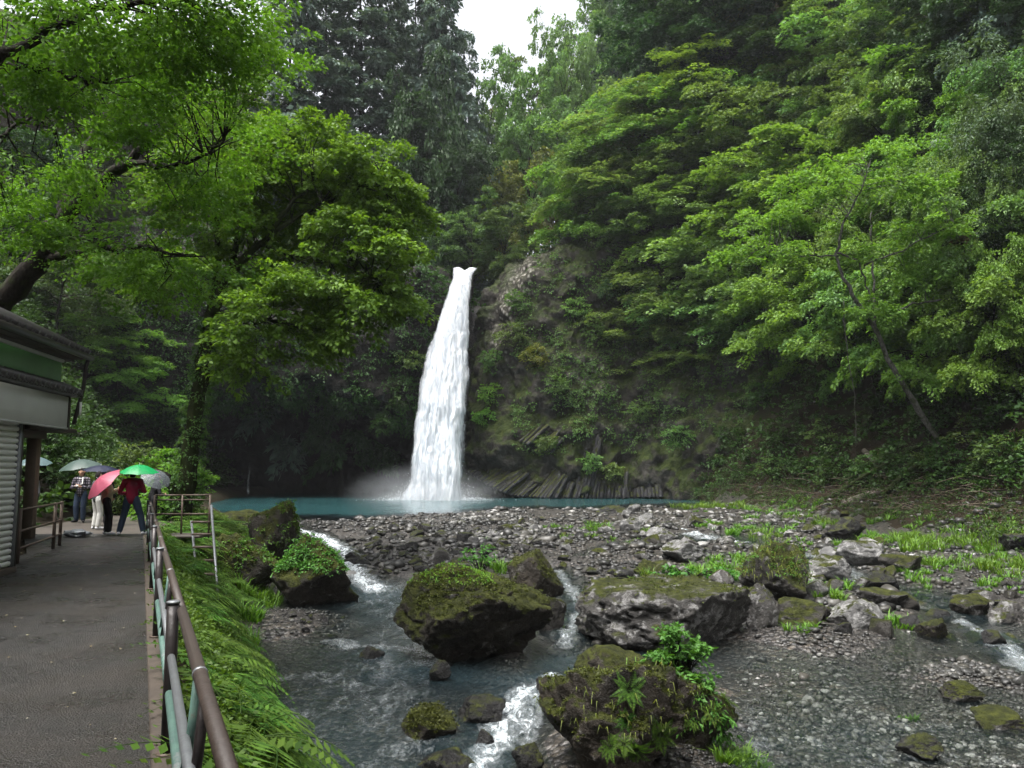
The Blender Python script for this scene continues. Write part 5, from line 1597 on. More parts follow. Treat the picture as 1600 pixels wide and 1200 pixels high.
sg = MB()
for k in range(95):
    px, py = grng.uniform(1040, 1610), grng.uniform(780, 930)
    if py < 770 + (px - 1040) * 0.045: continue
    p = river_pt(px, py)
    sg.add(*grass_blades(grng, p, int(grng.uniform(60, 200)), (grng.uniform(.3, 1.1), grng.uniform(.3, 1.0)), grng.uniform(.14, .34), lambda x, y: H(x, y) - .02))
tag(sg.build('bank_grass', M['grass']), 'scattered short bright grass over the right half of the riverbed and bank', 'grass', kind='stuff')
# ferns on the bank below the railing
def fern_mesh(seed):
    r = np.random.default_rng(seed)
    mb = MB()
    nf = 9
    for k in range(nf):
        az = k * 6.283 / nf + r.uniform(-.3, .3); L = r.uniform(0.45, 0.75)
        t = np.linspace(0, 1, 17)
        d = np.array([math.cos(az), math.sin(az), 0]); S = np.array([-d[1], d[0], 0])
        P = d[None] * (L * t)[:, None]
        P[:, 2] = L * (0.95 * t - 0.85 * t * t)
        mb.add(*tube(P, 0.004 * (1.2 - t), 3, False), 0.2)
        for j in range(2, 17):
            w = 0.17 * L / 0.6 * math.sin(math.pi * min(1, 0.18 + 0.85 * t[j])) ** 0.8 * (1.05 - t[j] * 0.75) + 0.01
            for s in (-1, 1):
                b = P[j]; tip = b + S * s * w + d * w * 0.35 + np.array([0, 0, -0.18 * w])
                m = (b + tip) / 2
                hw = 0.016 * L / 0.6
                mb.add([b, m + d * hw, tip, m - d * hw], np.array([[0, 1, 2, 3]]), float(np.clip(r.normal(.5, .25), 0, 1)))
    return mb.mesh('fern', M['fern'])
fern_me = [fern_mesh(s) for s in range(4)]
frng = np.random.default_rng(71)
def put_fern(x, y, s, label, group):
    o = bpy.data.objects.new('fern', fern_me[int(frng.integers(4))])
    C.objects.link(o)
    e = 0.2
    n = Vector((-(Hs(x + e, y) - Hs(x - e, y)) / (2 * e), -(Hs(x, y + e) - Hs(x, y - e)) / (2 * e), 1)).normalized()
    n = (n + Vector((0, 0, 0.8))).normalized()
    o.rotation_mode = 'QUATERNION'
    o.rotation_quaternion = n.to_track_quat('Z', 'Y') @ Matrix.Rotation(frng.uniform(0, 6.3), 3, 'Z').to_quaternion()
    o.location = (x, y, Hs(x, y) + 0.02); o.scale = (s, s, s)
    tag(o, label, 'fern', group)
for k in range(180):
    y = 4.0 + 18 * frng.random() ** 1.3
    t = frng.uniform(0.06, 0.9)
    x = np.interp(y, EY, EX) + 0.22 + t * (np.interp(y, LY, LX) - np.interp(y, EY, EX) - 0.3)
    put_fern(float(x), float(y), frng.uniform(0.8, 1.5) * (0.5 if t < .15 else 1), 'bright fern ' + ('right under the railing' if t < .3 else 'halfway down the bank' if t < .6 else 'by the water edge of the bank') + ' ' + ('near the camera' if y < 6 else 'beyond the nearest railing post' if y < 8.5 else 'at the third visible railing post' if y < 12 else 'at the far railing posts' if y < 17 else 'by the steel steps'), 'ferns below the railing')
for k in range(26):
    y = frng.uniform(21, 30); t = frng.uniform(0.0, 0.7)
    x = np.interp(y, EY, EX) + t * (np.interp(y, LY, LX) - np.interp(y, EY, EX))
    put_fern(float(x), float(y), frng.uniform(0.9, 1.5), 'fern on the bank behind the steel steps', 'ferns behind the steps')
# leafy cover on that bank
n = 7500
yy = 3.5 + 29 * rng.random(n) ** 1.2
tt = rng.uniform(-0.02, 0.82, n)
xx = np.interp(yy, EY, EX) + 0.08 + tt * (np.interp(yy, LY, LX) - np.interp(yy, EY, EX) - 0.1)
P0 = np.stack([xx, yy, H(xx, yy) + rng.uniform(0, 0.12, n)], -1)
D = norm(rng.normal(0, 0.6, (n, 3)) + np.array([0.25, -0.1, 0.6]))
tag(MB().add(*leaves(rng, P0, D, rng.uniform(0.10, 0.32, n), 12, 0.045, 0.6, 0.6, 0.9, thick=0.14)).build('bank_plants', M['fern']), 'bright low plants carpeting the bank under the railing', 'ground cover', kind='stuff')

# plants growing on the boulders
def surf_pts(o, n, r, cond):
    me = o.data
    v = np.zeros(len(me.vertices) * 3, np.float32); me.vertices.foreach_get('co', v)
    nn = np.zeros(len(me.vertices) * 3, np.float32); me.vertices.foreach_get('normal', nn)
    v = v.reshape(-1, 3) + np.array(o.location); nn = nn.reshape(-1, 3)
    k = np.where(cond(v, nn))[0]
    i = r.choice(k, n)
    return v[i], nn[i]
def leafy_on(key, n, cond, leaf, nleaf, ls, Lr, name, label, cat, droop=0.6, seed=1):
    r = np.random.default_rng(seed)
    p, nn = surf_pts(B[key], n, r, cond)
    D = norm(nn * 0.7 + r.normal(0, 0.5, p.shape) + np.array([0, 0, 0.2]))
    c = np.array(B[key].location)
    o = MB().add(*leaves(r, p - nn * 0.03 - c, D, r.uniform(Lr[0], Lr[1], n), nleaf, ls, droop, 0.6, 0.6)).build(name, M[leaf])
    o.location = tuple(c)
    tag(o, label, cat, kind='stuff')
def zt(key, q):
    me = B[key].data
    v = np.zeros(len(me.vertices) * 3, np.float32); me.vertices.foreach_get('co', v)
    z = v.reshape(-1, 3)[:, 2]
    return B[key].location[2] + z.min() + (z.max() - z.min()) * q
leafy_on('b2', 420, lambda v, n: (v[:, 2] > zt('b2', .62)), 'bush', 12, 0.075, (0.12, 0.3), 'ivy', 'dense green ivy capping the mossy boulder at the left stream edge', 'ivy', 0.7, 3)
leafy_on('b1', 160, lambda v, n: (v[:, 2] > zt('b1', .5)), 'fern', 10, 0.07, (0.12, 0.28), 'moss_plants', 'small yellow green plants on the tall pointed boulder', 'plants', 0.6, 4)
leafy_on('b3', 140, lambda v, n: (v[:, 2] > zt('b3', .55)), 'fern', 10, 0.07, (0.12, 0.28), 'moss_plants', 'small plants on the boulder leaning at the bank', 'plants', 0.6, 5)
leafy_on('b5', 210, lambda v, n: (v[:, 2] > zt('b5', .86)), 'leaf_hero', 9, 0.05, (0.08, 0.2), 'moss_plants', 'yellow green moss tufts on the top of the huge boulder', 'moss', 0.5, 6)
leafy_on('b9', 120, lambda v, n: (v[:, 2] > zt('b9', .6)), 'fern', 9, 0.06, (0.1, 0.25), 'moss_plants', 'plants on the mossy topped rock right of midstream', 'plants', 0.6, 7)
for key, n, q, h, lab, sd in (('b8', 150, .55, 0.17, 'long drooping grass hanging over the foreground boulder', 8), ('b9', 160, .55, .3, 'dry grass on the mossy topped rock', 9), ('b5', 160, .84, .12, 'thin grass on top of the huge boulder', 10), ('b8b', 300, .45, .16, 'grass under the leafy bush', 11)):
    r = np.random.default_rng(sd)
    p, nn = surf_pts(B[key], n, r, lambda v, m: (v[:, 2] > zt(key, q)))
    dirv = norm(nn * np.array([1, 1, 0.3]) + r.normal(0, .35, p.shape) + np.array([0.2, -0.3, 0.1]))
    hh = h * r.uniform(0.5, 1.3, n)
    sd_ = norm(np.cross(dirv, UP) + 1e-3) * 0.007
    p1 = p + dirv * (hh * .5)[:, None] + UP * (hh * .3)[:, None]
    p2 = p + dirv * (hh * .85)[:, None] - UP * (hh * .35)[:, None]
    c = np.array(B[key].location)
    v = np.stack([p - sd_, p + sd_, p1 + sd_ * .8, p1 - sd_ * .8, p2], 1) - c
    i = np.arange(n)[:, None] * 5
    o = MB().add(v.reshape(-1, 3), [i + np.array([0, 1, 2, 3]), i + np.array([3, 2, 4])], np.repeat(r.uniform(0, 1, n), 5)).build('hanging_grass', M['leaf_olive' if key in ('b8', 'b9') else 'grass'])
    o.location = tuple(c)
    tag(o, lab, 'grass', kind='stuff')

r = np.random.default_rng(88)
for k in range(16):
    key = 'b8' if k < 11 else 'b8b'
    p, nn = surf_pts(B[key], 1, r, lambda v, m: (v[:, 2] > zt(key, .45)) & (m[:, 1] < 0.3) & (v[:, 0] > B[key].location[0] - .35))
    o = bpy.data.objects.new('fern', fern_me[k % 4]); C.objects.link(o)
    d = Vector(nn[0]) + Vector((0, 0, .5))
    o.rotation_mode = 'QUATERNION'; o.rotation_quaternion = d.normalized().to_track_quat('Z', 'Y') @ Matrix.Rotation(r.uniform(0, 6.3), 3, 'Z').to_quaternion()
    sc = r.uniform(.28, .5); o.scale = (sc, sc, sc); o.location = tuple(p[0])
    tag(o, 'small fern rooted on the ' + ('upper part' if p[0][2] > zt(key, .75) else 'front') + ' of the ' + ('mossy foreground boulder' if key == 'b8' else 'brown rock under the bush'), 'fern', 'ferns on the foreground rocks')
ivp = np.array([at(x, y, Yt) for x, y in ((286, 800), (297, 720), (306, 640), (320, 560), (328, 490))])
n = 420
q = r.uniform(0, 3.9, n); a = r.uniform(0, 6.28, n)
rad = np.interp(q, [0, 4], [.36, .23])
P0 = np.stack([np.interp(q, range(5), ivp[:, c]) for c in range(3)], -1) + np.stack([np.cos(a), np.sin(a), 0 * a], -1) * rad[:, None] * .95
D = norm(np.stack([np.cos(a), np.sin(a), 0 * a], -1) + r.normal(0, .5, (n, 3)) + np.array([0, 0, -.2]))
tag(MB().add(*leaves(r, P0, D, r.uniform(.12, .32, n), 8, .10, .6, .6, .8)).build('trunk_ivy', M['leaf_mid']), 'ivy climbing the trunk of the big yellow green tree', 'ivy', kind='stuff')
for key, n_, q_, lab in (('b5', 1500, .62, 'cushion moss over the top of the huge midstream boulder'), ('b8', 800, .5, 'cushion moss on the foreground boulder'), ('b1', 500, .5, 'cushion moss on the tall pointed boulder'), ('b3', 500, .45, 'cushion moss on the boulder leaning at the bank'), ('b2', 300, .4, 'cushion moss on the sides of the ivy topped boulder'), ('b6', 300, .55, 'cushion moss on the brown boulder behind the huge one'), ('b9', 300, .5, 'cushion moss on the pale streaked rock'), ('b23', 220, .5, 'cushion moss on the rock awash in the stream'), ('b7', 420, .8, 'thin moss on the flat topped grey boulder')):
    r = np.random.default_rng(n_)
    p, nn = surf_pts(B[key], n_, r, lambda v, m: (v[:, 2] > zt(key, q_)) & (m[:, 2] > 0.25) & (fbm(v * 2.2, 3, 5) > -0.1))
    c = np.array(B[key].location)
    D = norm(nn + r.normal(0, .8, p.shape))
    o = MB().add(*leaves(r, p - c - nn * .01, D, r.uniform(.03, .08, n_), 9, .035, .2, .7, .9)).build('cushion_moss', M['moss'])
    o.location = tuple(c)
    tag(o, lab, 'moss', kind='stuff')
# leafy bushes with stems
def bush(name, label, base, clumps, leaf, seed, ls, nleaf, spl, per, slim=0.26, cat='bush', droop=0.5, stem=0.012):
    r = np.random.default_rng(seed)
    t = empty(name, base, 0, label, cat)
    b0 = np.array(base, float)
    st = MB(); P0, D, L = [], [], []
    for c, rd, cnt in clumps:
        c = np.array(c); rd = np.array(rd)
        for k in range(cnt):
            p = c + norm(r.normal(size=3)) * rd * r.uniform(0.3, 1) ** 0.6
            m = (b0 * .4 + p * .6) + np.array([0, 0, 0.15 * np.linalg.norm(p - b0)]) * 0.5
            st.add(*tube(np.array([b0, m, p]) - b0, stem * np.array([1.3, .8, .35]), 4, False))
            for s in range(per):
                P0.append(p + r.normal(0, 0.03, 3)); D.append(norm(norm(p - b0) * .6 + r.normal(0, .7, 3) * np.array([1, 1, .5]))); L.append(spl * r.uniform(.7, 1.25))
    st.build('stems', M['bark'], t, True)
    MB().add(*leaves(r, np.array(P0) - b0, np.array(D), np.array(L), nleaf, ls, droop, 0.6, 0.5, 0.06, slim)).build('foliage', M[leaf], t)
yb = B['b8b'].location[1] - 0.1
bush('leafy_bush', 'glossy bright green bush growing from the foreground boulder', at(1062, 1070, yb),
     [(at(1050, 990, yb), (.22, .2, .12), 22), (at(1040, 1025, yb - .1), (.25, .2, .1), 18), (at(1085, 1020, yb), (.22, .2, .14), 22), (at(1085, 1070, yb - .2), (.28, .2, .18), 34), (at(1110, 1110, yb - .2), (.22, .2, .18), 30),
      (at(1050, 1060, yb - .25), (.25, .15, .14), 18), (at(1125, 1140, yb - .25), (.1, .12, .08), 8), (at(1060, 1120, yb - .3), (.3, .12, .15), 14)], 'bush', 5, 0.088, 9, 0.15, 2)
bush('shore_plant', 'thin young green plant standing on the gravel bar behind the huge boulder', np.append(river_pt(750, 905)[:2], Hs(*river_pt(750, 905)[:2])),
     [(river_pt(748, 905) + np.array([0, 0, .75]), (.4, .3, .4), 16)], 'bush', 6, 0.12, 8, 0.28, 2, .26, 'plant')
bush('broad_leaf_plant', 'row of large leaved bright plants behind the flat topped boulder', river_pt(1085, 912) + np.array([0, 0.2, .1]),
     [(river_pt(1060, 912) + np.array([0, 0, .35]), (.7, .3, .18), 20), (river_pt(1125, 912) + np.array([0, 0, .35]), (.7, .3, .16), 18)], 'bush', 7, 0.15, 7, 0.2, 2, .34, 'plant')
# shrubs rooted on the rock face
def cliff_shrub(px, py, r, leaf, label, seed, ls=0.2):
    x = at(px, py, 72)[0]; z = at(px, py, 72)[2]
    y = cliff_face_y(x, z) if x > -4.4 else 72.5
    c = at(px, py, y - r * 0.35)
    bush('cliff_shrub', label, (c[0], c[1] + r * 0.8, c[2] - r * .45), [(c, (r, r * .7, r * .75), int(20 + 14 * r))], leaf, seed, ls, 16, 0.55, 2, 0.3, 'shrub', 0.4, 0.03)
for k, a in enumerate([(800, 520, 1.5, 'leaf_mid', 'dark green shrub in the upper middle of the rock face'), (835, 555, 1.3, 'leaf_olive', 'yellow green shrub below the dark shrub on the rock face'), (775, 560, 1.2, 'leaf_mid', 'green shrub at the waterfall side of the rock face'),
          (765, 615, 1.1, 'leaf_bright', 'bright green fern shrub beside the falling water'), (755, 650, .8, 'leaf_bright', 'small bright shrub lower beside the falling water'), (900, 480, 1.2, 'leaf_fresh', 'fresh green shrub high on the rock face'), (930, 520, 1.4, 'leaf_mid', 'dark shrub on the right shoulder of the rock face'),
          (870, 600, 1.0, 'leaf_mid', 'small dark shrub under the overhang'), (810, 470, 1.1, 'leaf_mid', 'dark shrub near the top of the pale rock'), (960, 450, 1.3, 'leaf_dark', 'dark shrub at the upper right of the rock face'), (1000, 640, 1.2, 'leaf_mid', 'green shrub at the right end of the rock face'),
          (1060, 680, 1.3, 'leaf_mid', 'shrub on the dark slope right of the columns'), (925, 720, 1.0, 'leaf_fresh', 'low green plants on the ledge above the upright columns'), (955, 735, .8, 'leaf_fresh', 'low green plants lower on the ledge above the columns'), (620, 620, 1.4, 'leaf_under', 'hanging shrub left of the falling water'), (600, 660, 1.1, 'leaf_under', 'hanging shrub at the cave mouth edge'), (640, 560, 1.2, 'leaf_mid', 'shrub clinging left of the falling water'),
          (650, 480, 1.2, 'leaf_mid', 'shrub beside the upper falling water'), (855, 690, .8, 'leaf_mid', 'small plants over the leaning columns')]):
    cliff_shrub(*a, seed=200 + k)
# shrubs along the foot of the right slope
for k, (px, py, r, lf, lab) in enumerate([(1290, 690, 1.6, 'leaf_mid', 'green shrub above the fallen logs'), (1230, 680, 1.5, 'leaf_under', 'dark shrub left of the fallen logs'), (1150, 690, 1.5, 'leaf_under', 'dark shrub at the slope foot right of the columns'), (1520, 690, 1.7, 'leaf_mid', 'green shrub on the slope near the right edge'), (1570, 720, 1.4, 'leaf_mid', 'green shrub low at the right edge'),
       (1420, 560, 1.6, 'leaf_mid', 'shrub beside the leaning pale trunk'), (1500, 590, 1.6, 'leaf_under', 'dark shrub right of the leaning pale trunk'), (1200, 620, 1.6, 'leaf_under', 'dark shrub in the shade under the maples'), (1280, 600, 1.5, 'leaf_under', 'dark shrub left of the hanging vine'), (1100, 640, 1.5, 'leaf_mid', 'shrub under the low fresh maple'),
       (1370, 660, 1.4, 'leaf_under', 'dark shrub below the leaning trunk'), (1460, 660, 1.3, 'leaf_under', 'dark shrub at the base of the leaning trunk'), (1560, 630, 1.6, 'leaf_under', 'dark shrub high at the right edge')]):
    c = ray_land(px, py, 0.5, 30)
    bush('shrub', lab, (c[0], c[1], Hs(c[0], c[1]) - 0.1), [(c + np.array([0, -.3, .3]), (r, r, r * .75), int(20 + 12 * r))], lf, 400 + k, 0.17, 16, 0.5, 2, 0.3, 'shrub', 0.4, 0.025)
srng = np.random.default_rng(909)
for k in range(20):
    px, py = 1070 + k * 27 + srng.uniform(-10, 10), srng.uniform(712, 752)
    c = ray_land(px, py, 0.3, 30)
    if c[1] > 74: continue
    r = srng.uniform(.7, 1.25)
    bush('shrub', ('small ' if r < .9 else 'wide ') + ('mid green' if k % 3 == 2 else 'dark') + ' shrub at the right slope foot ' + ('beside the columns' if px < 1150 else 'between the columns and the logs' if px < 1280 else 'behind the fallen logs' if px < 1450 else 'near the right edge'), (c[0], c[1], Hs(c[0], c[1]) - 0.1), [(c + np.array([0, -.2, .25]), (r, r, r * .7), int(18 + 12 * r))], ('leaf_under', 'leaf_under', 'leaf_mid')[k % 3], 700 + k, 0.14, 15, 0.42, 2, 0.3, 'shrub', 0.45, 0.015)
    bpy.context.scene.collection.objects[-1].parent['group'] = 'shrubs along the right slope foot'
# shrubs behind the people, left
for k, (px, py, r, lf, lab, y0) in enumerate([(185, 690, 1.3, 'leaf_mid', 'round green shrub behind the people with umbrellas', 31), (235, 680, 1.2, 'leaf_maple', 'green shrub behind the green umbrella', 31), (265, 700, 1.0, 'leaf_bright', 'bright small shrub left of the big trunk', 27.5), (110, 700, 1.3, 'leaf_under', 'dark shrub behind the man with the camera', 32), (50, 680, 1.3, 'leaf_under', 'dark shrub behind the shop post', 29)]):
    c = at(px, py, y0)
    gz = Hs(c[0], c[1])
    bush('shrub', lab, (c[0], c[1], gz - 0.05), [(np.array([c[0], c[1], gz + .7 * r]), (r, r * .8, r * .75), int(40 + 26 * r)), (np.array([c[0] + .5, c[1] + .4, gz + 1.4 * r]), (r * .8, r * .7, r * .7), int(30 + 16 * r))], lf, 500 + k, 0.13, 18, 0.42, 2, 0.3, 'shrub', 0.4, 0.012)

# ---- logs and dead branches on the right bank
def log(name, label, pts, r0, r1, m='log', cat='log', Y=None):
    P = []
    for px, py in pts:
        c = ray_land(px, py, 0.12, 25) if Y is None else at(px, py, Y)
        P.append(c)
    P = np.array(P)
    P[:, 1] = np.interp(np.arange(len(P)), [0, len(P) - 1], [P[0, 1], P[-1, 1]])
    P = np.array([at(px, py, y) for (px, py), y in zip(pts, P[:, 1])])
    n = 14
    s = np.linspace(0, len(P) - 1, n)
    Q = np.stack([np.interp(s, np.arange(len(P)), P[:, c]) for c in range(3)], -1)
    Q[1:-1] = .25 * Q[:-2] + .5 * Q[1:-1] + .25 * Q[2:]
    c0 = Q[0].copy()
    rr = np.linspace(r0, r1, n) * (1 + .08 * np.random.default_rng(int(pts[0][0])).normal(size=n))
    o = MB().add(*tube(Q - c0, rr, 9)).build(name, M[m], None, True)
    o.location = tuple(c0)
    tag(o, label, cat)
log('fallen_log', 'mossy fallen log sloping up to the right on the far bank', [(1290, 782), (1340, 750), (1400, 715), (1450, 690)], 0.16, 0.10, 'bark_mossy')
log('fallen_log', 'grey bare log lying under the mossy log', [(1318, 788), (1345, 778), (1378, 768)], 0.26, 0.2)
log('fallen_log', 'mossy thick log crossing right of the grey log', [(1385, 770), (1420, 735), (1462, 715)], 0.17, 0.12, 'bark_mossy')
log('fallen_log', 'grey stump like log pointing up between the mossy logs', [(1388, 748), (1368, 722), (1350, 704)], 0.2, 0.16)
log('fallen_log', 'thin mossy pole crossing low over the far bank', [(1300, 768), (1350, 762), (1400, 752)], 0.1, 0.07, 'bark_mossy')
tw = np.random.default_rng(5)
mb = MB()
for k in range(150):
    px, py = tw.uniform(1180, 1600), tw.uniform(745, 800)
    c = ray_land(px, py, 0.08, 25)
    if c[1] > 70: continue
    a = tw.uniform(-0.6, 0.6) + (math.pi if tw.random() < .5 else 0); L = tw.uniform(0.5, 2.2)
    P = np.array([c, c + np.array([math.cos(a) * L * .5, math.sin(a) * L * .3, tw.uniform(.02, .3)]), c + np.array([math.cos(a) * L, math.sin(a) * L * .5, tw.uniform(-.1, .35)])])
    mb.add(*tube(P, np.array([.03, .022, .01]) * tw.uniform(.5, 1.2), 4, False))
tag(mb.build('dead_twigs', M['twig']), 'tangle of dead twigs lying along the foot of the right slope', 'twigs', kind='stuff')

# ================================================================== SHOP
def part(name, m, parent, *shapes, smooth=False):
    mb = MB()
    for s in shapes:
        mb.add(*s)
    return mb.build(name, M[m], parent, smooth)
SH = np.array([-7.95, 13.0, 0.0])
ang = math.atan2(0.988, -0.156)          # local x runs away from the camera along the front
shop = empty('shop', SH, ang, 'small closed shop with cream roller shutter and green sign band', 'shop')
# local frame: x along the front (away), y to the left = into the shop is +y, the path is -y
part('wall', 'wall_dark', shop, box(-9, 0.02, 0.06, 4.5, 0.0, 3.6), box(0.02, 4.6, 2.4, 4.5, 0.0, 3.3))
part('base', 'concrete', shop, bevel_box(-9, 0.05, -0.06, 0.055, -0.1, 0.09, 0.01))
shut = part('shutter', 'shutter', shop, box(-8.8, -0.06, 0.03, 0.055, 0.09, 2.45))
slat = None
z = 0.1
nsl = 24
hs = (2.42 - 0.1) / nsl
for k in range(nsl):
    if slat is None:
        t = np.linspace(0, 1, 5)
        prof_ = np.array([[0.03, 0.006], [-0.004, 0.012], [-0.016, hs * .5], [-0.004, hs - 0.016], [0.03, hs - 0.010]])
        v = np.array([[x, q[0], q[1]] for x in (-8.78, -0.08) for q in prof_])
        i = np.arange(4)
        slat = MB().add(v, [np.stack([i, i + 5, i + 6, i + 1], -1), np.array([[0, 1, 2, 3, 4]]), np.array([[9, 8, 7, 6, 5]])]).build('slat', M['shutter'], shut)
        slat.location = (0, 0, z)
    else:
        o = link_copy(slat, shut); o.location = (0, 0, z)
    z += hs
part('shutter_rail', 'metal_grey', shop, bevel_box(-0.06, 0.0, -0.035, 0.055, 0.02, 2.45, 0.006))
part('corner_board', 'wood_dark', shop, bevel_box(0.002, 0.10, -0.02, 0.055, 0.0, 2.45, 0.01))
part('soffit', 'wood_dark', shop, box(-9, 1.49, -0.09, 2.4, 2.40, 2.455), bevel_box(0.1, 1.5, -0.1, 0.0, 2.28, 2.40, .01))
part('fascia', 'fascia', shop, bevel_box(-9, 1.5, -0.15, -0.095, 2.38, 2.93, 0.008))
part('fascia_trim', 'trim', shop, bevel_box(-9, 1.52, -0.165, -0.09, 2.345, 2.378, 0.006))
part('end_board', 'wood_dark', shop, bevel_box(1.503, 1.60, -0.16, -0.02, 2.36, 3.02, 0.01))
pent = part('pent_roof', 'tile', shop, (np.array([[-9, -0.26, 2.99], [1.72, -0.26, 2.99], [1.72, 0.05, 3.14], [-9, 0.05, 3.14], [-9, -0.26, 2.945], [1.72, -0.26, 2.945], [1.72, 0.05, 2.945], [-9, 0.05, 2.945]], float), BOXF[:, ::-1]))
# round eave tiles
tl = None
for k in range(40):
    x = 1.66 - k * 0.20
    if tl is None:
        P = np.array([[0, -0.30, 3.02], [0, -0.12, 3.10], [0, 0.04, 3.17]])
        v1, f1 = tube(P, 0.062, 10)
        v2, f2 = tube(np.array([[0.1, -0.292, 2.985], [0.1, -0.28, 2.995], [0.1, 0.0, 3.13]]), [0.055, .06, .06], 8, True, (1, .35))
        mb = MB().add(v1, f1); mb.add(v2, f2)
        tl = mb.build('eave_tile', M['tile'], pent, True); tl.location = (x, 0, 0)
    else:
        o = link_copy(tl, pent); o.location = (x, 0, 0)
part('sign_band', 'sign_green', shop, bevel_box(-9, 1.45, -0.02, 0.055, 3.20, 3.55, 0.006))
part('sign_trim', 'trim', shop, bevel_box(-9, 1.48, -0.05, 0.055, 3.553, 3.61, 0.006))
part('eave_board', 'wood_dark', shop, box(-9.2, 1.85, -0.24, 4.6, 3.66, 3.72), box(-9.2, 1.8, -0.1, 0.2, 3.612, 3.658))
rf = part('roof', 'tile', shop, (np.array([[-9.2, -0.30, 3.722], [1.95, -0.30, 3.722], [1.95, 2.2, 4.9], [-9.2, 2.2, 4.9], [-9.2, -0.30, 3.80], [1.95, -0.30, 3.80], [1.95, 2.2, 4.99], [-9.2, 2.2, 4.99]], float), BOXF),
          (np.array([[-9.2, 2.2, 4.9], [1.95, 2.2, 4.9], [1.95, 5.2, 3.722], [-9.2, 5.2, 3.722], [-9.2, 2.2, 4.99], [1.95, 2.2, 4.99], [1.95, 5.2, 3.80], [-9.2, 5.2, 3.80]], float), BOXF))
tl = None
for k in range(44):
    x = 1.86 - k * 0.25
    if tl is None:
        tl = MB().add(*tube(np.array([[0, -0.33, 3.80], [0, 0.9, 4.39], [0, 2.2, 4.99]]), 0.06, 8)).build('roof_tile', M['tile'], rf, True); tl.location = (x, 0, 0)
    else:
        o = link_copy(tl, rf); o.location = (x, 0, 0)
part('gutter', 'metal_dark', shop, tube(np.array([[-9.2, -0.36, 3.70], [1.9, -0.36, 3.70]]), 0.055, 10))
part('downpipe', 'metal_dark', shop, tube(np.array([[1.8, -0.34, 3.68], [1.8, -0.30, 3.5], [1.8, -0.28, 3.1], [1.76, -0.22, 2.75], [1.66, -0.2, 2.45]]), 0.035, 8), smooth=True)
part('meter_tube', 'white_paint', shop, tube(np.array([[1.72, -0.28, 2.62], [1.72, -0.28, 2.86]]), 0.022, 8))
# freestanding rear post of the shop and its beam
pp = at(44, 835, 19.5)
Mi = shop.matrix_basis if False else Matrix.Translation(Vector(SH)) @ Matrix.Rotation(ang, 4, 'Z')
lp = Mi.inverted() @ Vector((pp[0], pp[1], 0))
part('post', 'wood_post', shop, bevel_box(lp.x - .12, lp.x + .12, lp.y - .12, lp.y + .12, -0.05, 2.38, 0.012))
part('beam', 'wood_dark', shop, bevel_box(0.1, lp.x + .5, lp.y - .09, lp.y + .09, 2.385, 2.55, 0.01))
part('rear_eave', 'wood_dark', shop, box(1.953, lp.x + 1.0, lp.y - .6, 5.0, 2.56, 2.66))

# ================================================================== RAILINGS AND STEPS
def rail_base(Y):
    return np.array([np.interp(Y, EY, EX) - 0.05, Y, 0.0])
posts_y = [1.5, 4.68, 7.87, 11.0, 14.2, 17.4, 20.6]
rl = empty('path_railing', rail_base(4.68), 0, 'brown pipe railing with worn green lower pipes along the path edge', 'railing')
r0 = np.array(rl.location)
def local(P):
    return np.asarray(P, float) - r0
for y in posts_y:
    b = rail_base(y)
    p_ = part('post', 'metal_dark', rl, tube(local([b + [0, 0, 0.0], b + [0, 0, .85]]), 0.034, 12), smooth=True)
    part('cap', 'metal_grey', p_, tube(local([b + [0, 0, .851], b + [0, 0, .862], b + [0, 0, .868]]), [0.038, .038, .025], 12))  # lighter cap colour stands in for the highlight on the post top
    part('base_plate', 'rust', p_, tube(local([b + [0, 0, 0.031], b + [0, 0, .040]]), 0.06, 10))
for a, b in zip(posts_y[:-1], posts_y[1:]):
    A0, B0 = rail_base(a), rail_base(b)
    d = norm(B0 - A0)
    off = np.array([0.06, 0.03, 0])
    tr_ = part('top_rail', 'metal_brown', rl, tube(local([A0 + d * .01 + [0.05, 0, .81], (A0 + B0) / 2 + [0.05, 0, .808], B0 - d * .01 + [0.05, 0, .81]]), 0.028, 12), smooth=True)
    part('collar', 'metal_grey', tr_, tube(local([(A0 * .45 + B0 * .55) + [0.05, 0, .808] - d * .012, (A0 * .45 + B0 * .55) + [0.05, 0, .808] + d * .012]), 0.031, 12))
    part('middle_rail', 'metal_grey', rl, tube(local([A0 + d * .04 + [0, 0, .56], B0 - d * .04 + [0, 0, .56]]), 0.022, 10), smooth=True)
    part('lower_rail', 'pipe_green', rl, tube(local([A0 + d * .04 + [0, 0, .36], B0 - d * .04 + [0, 0, .36]]), 0.026, 10), smooth=True)
    for q, m in ((.46, 'metal_dark'), (.56, 'pipe_green')):
        c = A0 * (1 - q) + B0 * q
        part('baluster', m, rl, tube(local([c + [0.045, 0, .78], c + [0.03, 0, .6], c + [0, 0, .37]]), 0.02, 8), smooth=True)
